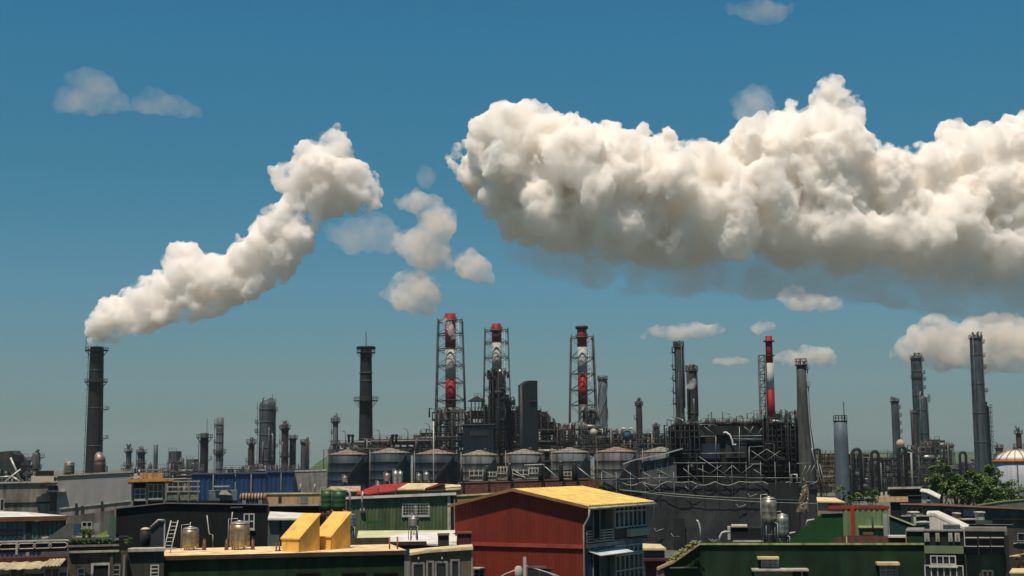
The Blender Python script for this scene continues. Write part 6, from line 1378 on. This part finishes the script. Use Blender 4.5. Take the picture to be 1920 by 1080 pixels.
# the boiler block
b = B('boiler_block', 'bulky near-black boiler building wrapped in white pipes and ledgers behind the netting', 'boiler building', (1284, 240), (1496, 238))
m_bb = mat('boiler_black', (.014, .018, .017), .7, .1, .5, .15, .5)
b.poly('main_casing', [(1282, 800), (1420, 797), (1420, 800), (1496, 798)], 14, m_bb)
for i, (x0, y0, x1, y1) in enumerate(((1284, 806, 1320, 820), (1342, 800, 1372, 815), (1396, 808, 1430, 830), (1448, 812, 1490, 830), (1442, 862, 1466, 890), (1300, 832, 1350, 862), (1360, 826, 1400, 858))):
    b.rect('casing_panel', x0, y0, x1, y1, (m_steel, m_black, m_tankb)[i % 3], d0=.3 + .05 * i, d1=.9)
for (x0, y0, x1, y1) in ((1284, 819, 1342, 818), (1342, 818, 1342, 866), (1374, 818, 1490, 816), (1284, 851, 1396, 849), (1404, 838, 1486, 834), (1404, 838, 1404, 890), (1374, 823, 1440, 824), (1290, 797, 1340, 796), (1405, 870, 1436, 870), (1468, 870, 1520, 868), (1290, 770 + 22, 1290, 870), (1386, 800, 1386, 880), (1437, 792, 1437, 870), (1475, 780, 1475, 880)):
    p, q = b.F(x0, y0), b.F(x1, y1); part('ledger_tube', G().tube([(p[0], -1.3, p[1]), (q[0], -1.3, q[1])], .07, 5), m_tube, b.root)
for (x0, y0, x1, y1) in ((1300, 800, 1320, 788 + 24), (1320, 800, 1342, 816), (1395, 800, 1412, 815), (1412, 800, 1400, 818), (1430, 800, 1418, 818)):
    p, q = b.F(x0, y0), b.F(x1, y1); part('diagonal_tube', G().tube([(p[0], -1.2, p[1]), (q[0], -1.2, q[1])], .06, 5), m_tube, b.root)
pts = [b.F(*p) for p in ((1356, 812), (1361, 811), (1368, 816), (1372, 825), (1373, 834), (1380, 834))]
part('white_bent_pipe', G().tube([(x, -1.5, z) for x, z in pts], .17, 8), mat('pipe_white', (.6, .6, .57), .5), b.root)
for i in range(4): b.rect('step_ledge', 1281, 857 + i * 8, 1290, 859 + i * 8, m_tube, d0=.9, d1=1.3)
# roof-top fittings
for i in range(26):
    px = R.uniform(1322, 1430); x, z = b.F(px, 799); h = R.uniform(.3, 2.6); f = R.random(); y = R.uniform(0, 5)
    g = G().tube([(x, y, z), (x, y, z + h)], R.uniform(.05, .16), 5) if f < .5 else G().tube([(x, y, z), (x, y, z + h), (x + R.choice((-1, 1)) * R.uniform(.3, 1.4), y, z + h * R.uniform(.6, 1.1))], R.uniform(.05, .1), 5)
    part('roof_pipe', g, R.choice((m_steel, m_steel2, m_pipe)), b.root)
for i in range(8):
    x, z = b.F(1326 + i * 13, 798); part('roof_valve', G().lathe([(.15, z), (.45, z + .4), (.4, z + .9), (.12, z + 1.2)], 8, (x, 1, 0)), R.choice((m_steel, m_pipe)), b.root)
p, q = b.F(1318, 798), b.F(1432, 797); part('roof_railing', rail_line((p[0], -.2, p[1]), (q[0], -.2, q[1]), 1.2, 1.2, .05), m_steel2, b.root)
structure('narrow pipe filled scaffold at the feet of the paired columns', 1258, 1312, [(1258, 800), (1266, 787), (1312, 790)], 880, 238, 6, seed=31, bay=9, lev=12, npipe=40, nves=3, tbeam=.09, tpipe=(.06, .2), mats=(m_black, m_steel2, m_steel), fillp=.75, zmin=8, nrail=0)
structure('caged steelwork between the banded stack and flared chimney', 1432, 1492, [(1432, 786), (1456, 776), (1492, 777)], 880, 236, 6, seed=32, bay=9, lev=11, npipe=46, nves=5, tbeam=.09, tpipe=(.06, .22), mats=(m_black, m_steel2, m_steel), fillp=.75, zmin=8, nrail=0)
structure('dark pipe gantry over the boiler block roof', 1316, 1436, [(1316, 795), (1436, 792)], 872, 243, 6, seed=33, bay=13, lev=12, npipe=40, nves=5, tbeam=.1, tpipe=(.07, .22), mats=(m_black, m_steel2, m_steel), fillp=.75, zmin=8, nrail=0)
# draped canvas at the right corner
r_ = thing('draped_canvas', 'crumpled tan canvas hanging at the right corner of the dark netting', 'canvas', at(1508, 960, 216)); k = sc(216); V = []; n, mm = 10, 14
for i in range(n + 1):
    for j in range(mm + 1):
        fx, fz = i / n, j / mm; w_ = (8 + 16 * fz) ; x = (-w_ * .5 + w_ * fx + 3 * math.sin(fz * 5)) * k; V.append((x, .5 * noise.noise(Vector((fx * 6, fz * 3, 2))), (58 - 58 * fz) * k))
Fc = [(i * (mm + 1) + j, (i + 1) * (mm + 1) + j, (i + 1) * (mm + 1) + j + 1, i * (mm + 1) + j + 1) for i in range(n) for j in range(mm)]
V2 = [(x, y + .04, z) for x, y, z in V]; o_ = len(V); g = G(); g.add(V + V2, Fc + [tuple(q + o_ for q in f[::-1]) for f in Fc], True); part('cloth', g, mat('canvas_tan', (.14, .11, .08), .9, 0, .5, 1.5), r_)
for i in range(6): part('fold', G().tube([(R.uniform(-9, 9) * k, -.5, (50 - i * 8) * k), (R.uniform(-9, 9) * k, -.6, (44 - i * 8) * k)], .07, 5), m_tarp, r_)
# overhead cable in front of the netting
r_ = thing('overhead_cable', 'thin sagging cable strung across the dark netting', 'cable', at(1160, 918, 200)); p0 = at(1160, 918, 200); part('strand', G().tube([at(x, y, 200) - p0 for x, y in ((1160, 918), (1260, 930), (1340, 936), (1420, 941), (1530, 944), (1640, 942))], .035, 5), m_tarp, r_); part('clamp', G().box((0, 0, 0), (.2, .2, .3)), m_steel, r_)

# ================================================================== TREES
def leafmat(name, a, c):
    m, t = newmat(name); N = t.nodes; L = t.links; tc = N.new('ShaderNodeTexCoord'); n = N.new('ShaderNodeTexNoise'); n.inputs['Scale'].default_value = .9; n.inputs['Detail'].default_value = 4
    L.new(tc.outputs['Object'], n.inputs['Vector']); cr = N.new('ShaderNodeValToRGB'); cr.color_ramp.elements[0].position = .38; cr.color_ramp.elements[0].color = (*a, 1); cr.color_ramp.elements[1].position = .62; cr.color_ramp.elements[1].color = (*c, 1); L.new(n.outputs[0], cr.inputs[0])
    p = N.new('ShaderNodeBsdfPrincipled'); p.inputs['Roughness'].default_value = .6; L.new(cr.outputs[0], p.inputs['Base Color']); o = N.new('ShaderNodeOutputMaterial'); L.new(p.outputs[0], o.inputs['Surface']); return m
m_tl = leafmat('tree_leaves', (.035, .08, .012), (.14, .215, .032)); m_bark = mat('bark', (.09, .07, .05), .95, 0, .4, 2)
def tree(label, px, ytop, ybot, wpx, Y, seed, name='tree', cat='tree', group=None, dens=1.0):
    k = sc(Y); R = random.Random(seed); x = gx(px, ytop, Y); H = gz(px, ytop, Y); zc0 = gz(px, ybot, Y); root = thing(name, label, cat, (x, Y, 0), R.uniform(0, 6), group); W = wpx / 2 * k
    hb = max(.3, zc0); tr = G(); top = (R.uniform(-.4, .4), R.uniform(-.4, .4), H * .85); r0 = max(.12, H * .028); tr.tube([(0, 0, 0), (R.uniform(-.2, .2), 0, H * .3), (top[0] * .6, top[1] * .6, H * .6), top], [r0, r0 * .75, r0 * .5, r0 * .15], 8)
    clumps = []
    for i in range(int(26 * dens)):
        a = R.uniform(0, 6.28); f = R.random() ** .6; z = hb + (H - hb) * R.uniform(.08, .98); q = W * f * math.sqrt(max(.08, 1 - ((z - (hb + (H - hb) * .42)) / ((H - hb) * .62)) ** 2)); clumps.append((math.cos(a) * q, math.sin(a) * q, z, R.uniform(.55, 1.15) * W * .33))
    for c in clumps[::3]: tr.tube([(0, 0, min(c[2] * .6, H * .7)), (c[0] * .5, c[1] * .5, c[2] * .85), c[:3]], [r0 * .35, r0 * .22, r0 * .08], 5)
    part('trunk', tr, m_bark, root); g = G()
    for (cx, cy, cz, cr) in clumps:
        for j in range(int(95 * dens)):
            d = Vector((R.gauss(0, 1), R.gauss(0, 1), R.gauss(0, 1))).normalized() * cr * R.random() ** .35; d.z *= .62; c = Vector((cx, cy, cz)) + d; s = R.uniform(.13, .30); a = Vector((R.uniform(-1, 1), R.uniform(-1, 1), R.uniform(-.55, .35))).normalized() * s; bb = a.cross(Vector((R.uniform(-.4, .4), R.uniform(-.4, .4), 1))).normalized() * s * .42
            g.add([c - a, c + bb, c + a, c - bb], [(0, 1, 2, 3)])
    part('crown', g, m_tl, root); return root
for lab, px, yt, yb, w_, Y, sd_ in (
    ('broad bushy green tree at the front of the clump below the balconied towers', 1762, 872, 935, 64, 190, 1), ('layered green tree peeking out right of the white gable', 1790, 892, 945, 56, 182, 2),
    ('green tree directly in front of the tallest dark column', 1828, 884, 944, 60, 188, 3), ('fan shaped tree top against the white domed tank wall', 1858, 874, 940, 58, 194, 4), ('low spreading tree under the white domed tank', 1893, 904, 944, 66, 184, 5),
    ('round tree nestled in the middle of the clump', 1810, 905, 946, 50, 176, 6), ('low tree on the clump edge touching the reddish roof', 1850, 912, 948, 56, 172, 7)):
    tree(lab, px, yt, yb, w_, Y, sd_, group='trees in front of the plant', dens=1.1)
for lab, px, yt, yb, w_, Y, sd_ in (('small bush at the foot of the pale blue railed stack', 1582, 912, 938, 26, 205, 11), ('low bush above the red framed sage wall', 1606, 922, 942, 30, 200, 12), ('wider bush beside the apricot balcony front', 1634, 920, 944, 34, 196, 13), ('tiny bush behind the yellow roof and brick wall end', 1131, 905, 922, 18, 200, 14)):
    tree(lab, px, yt, yb, w_, Y, sd_, 'bush', 'bush', None, .5)
# ------------------------------------------------------------------ the air
HZ = bpy.data.meshes.new('haze')
bm = bmesh.new(); bmesh.ops.create_cube(bm, size=1)
for v in bm.verts:
    v.co = Vector((v.co.x * 15000, 3900 + v.co.y * 8200, (-1.2 if v.co.z < 0 else 175)))
bm.to_mesh(HZ); bm.free()
HZ.materials.append(volmat('haze_air', 0.00006, (0.80, 0.93, 1.0), 0.2))
hz = bpy.data.objects.new('haze', HZ); COL.objects.link(hz); hz['kind'] = 'stuff'
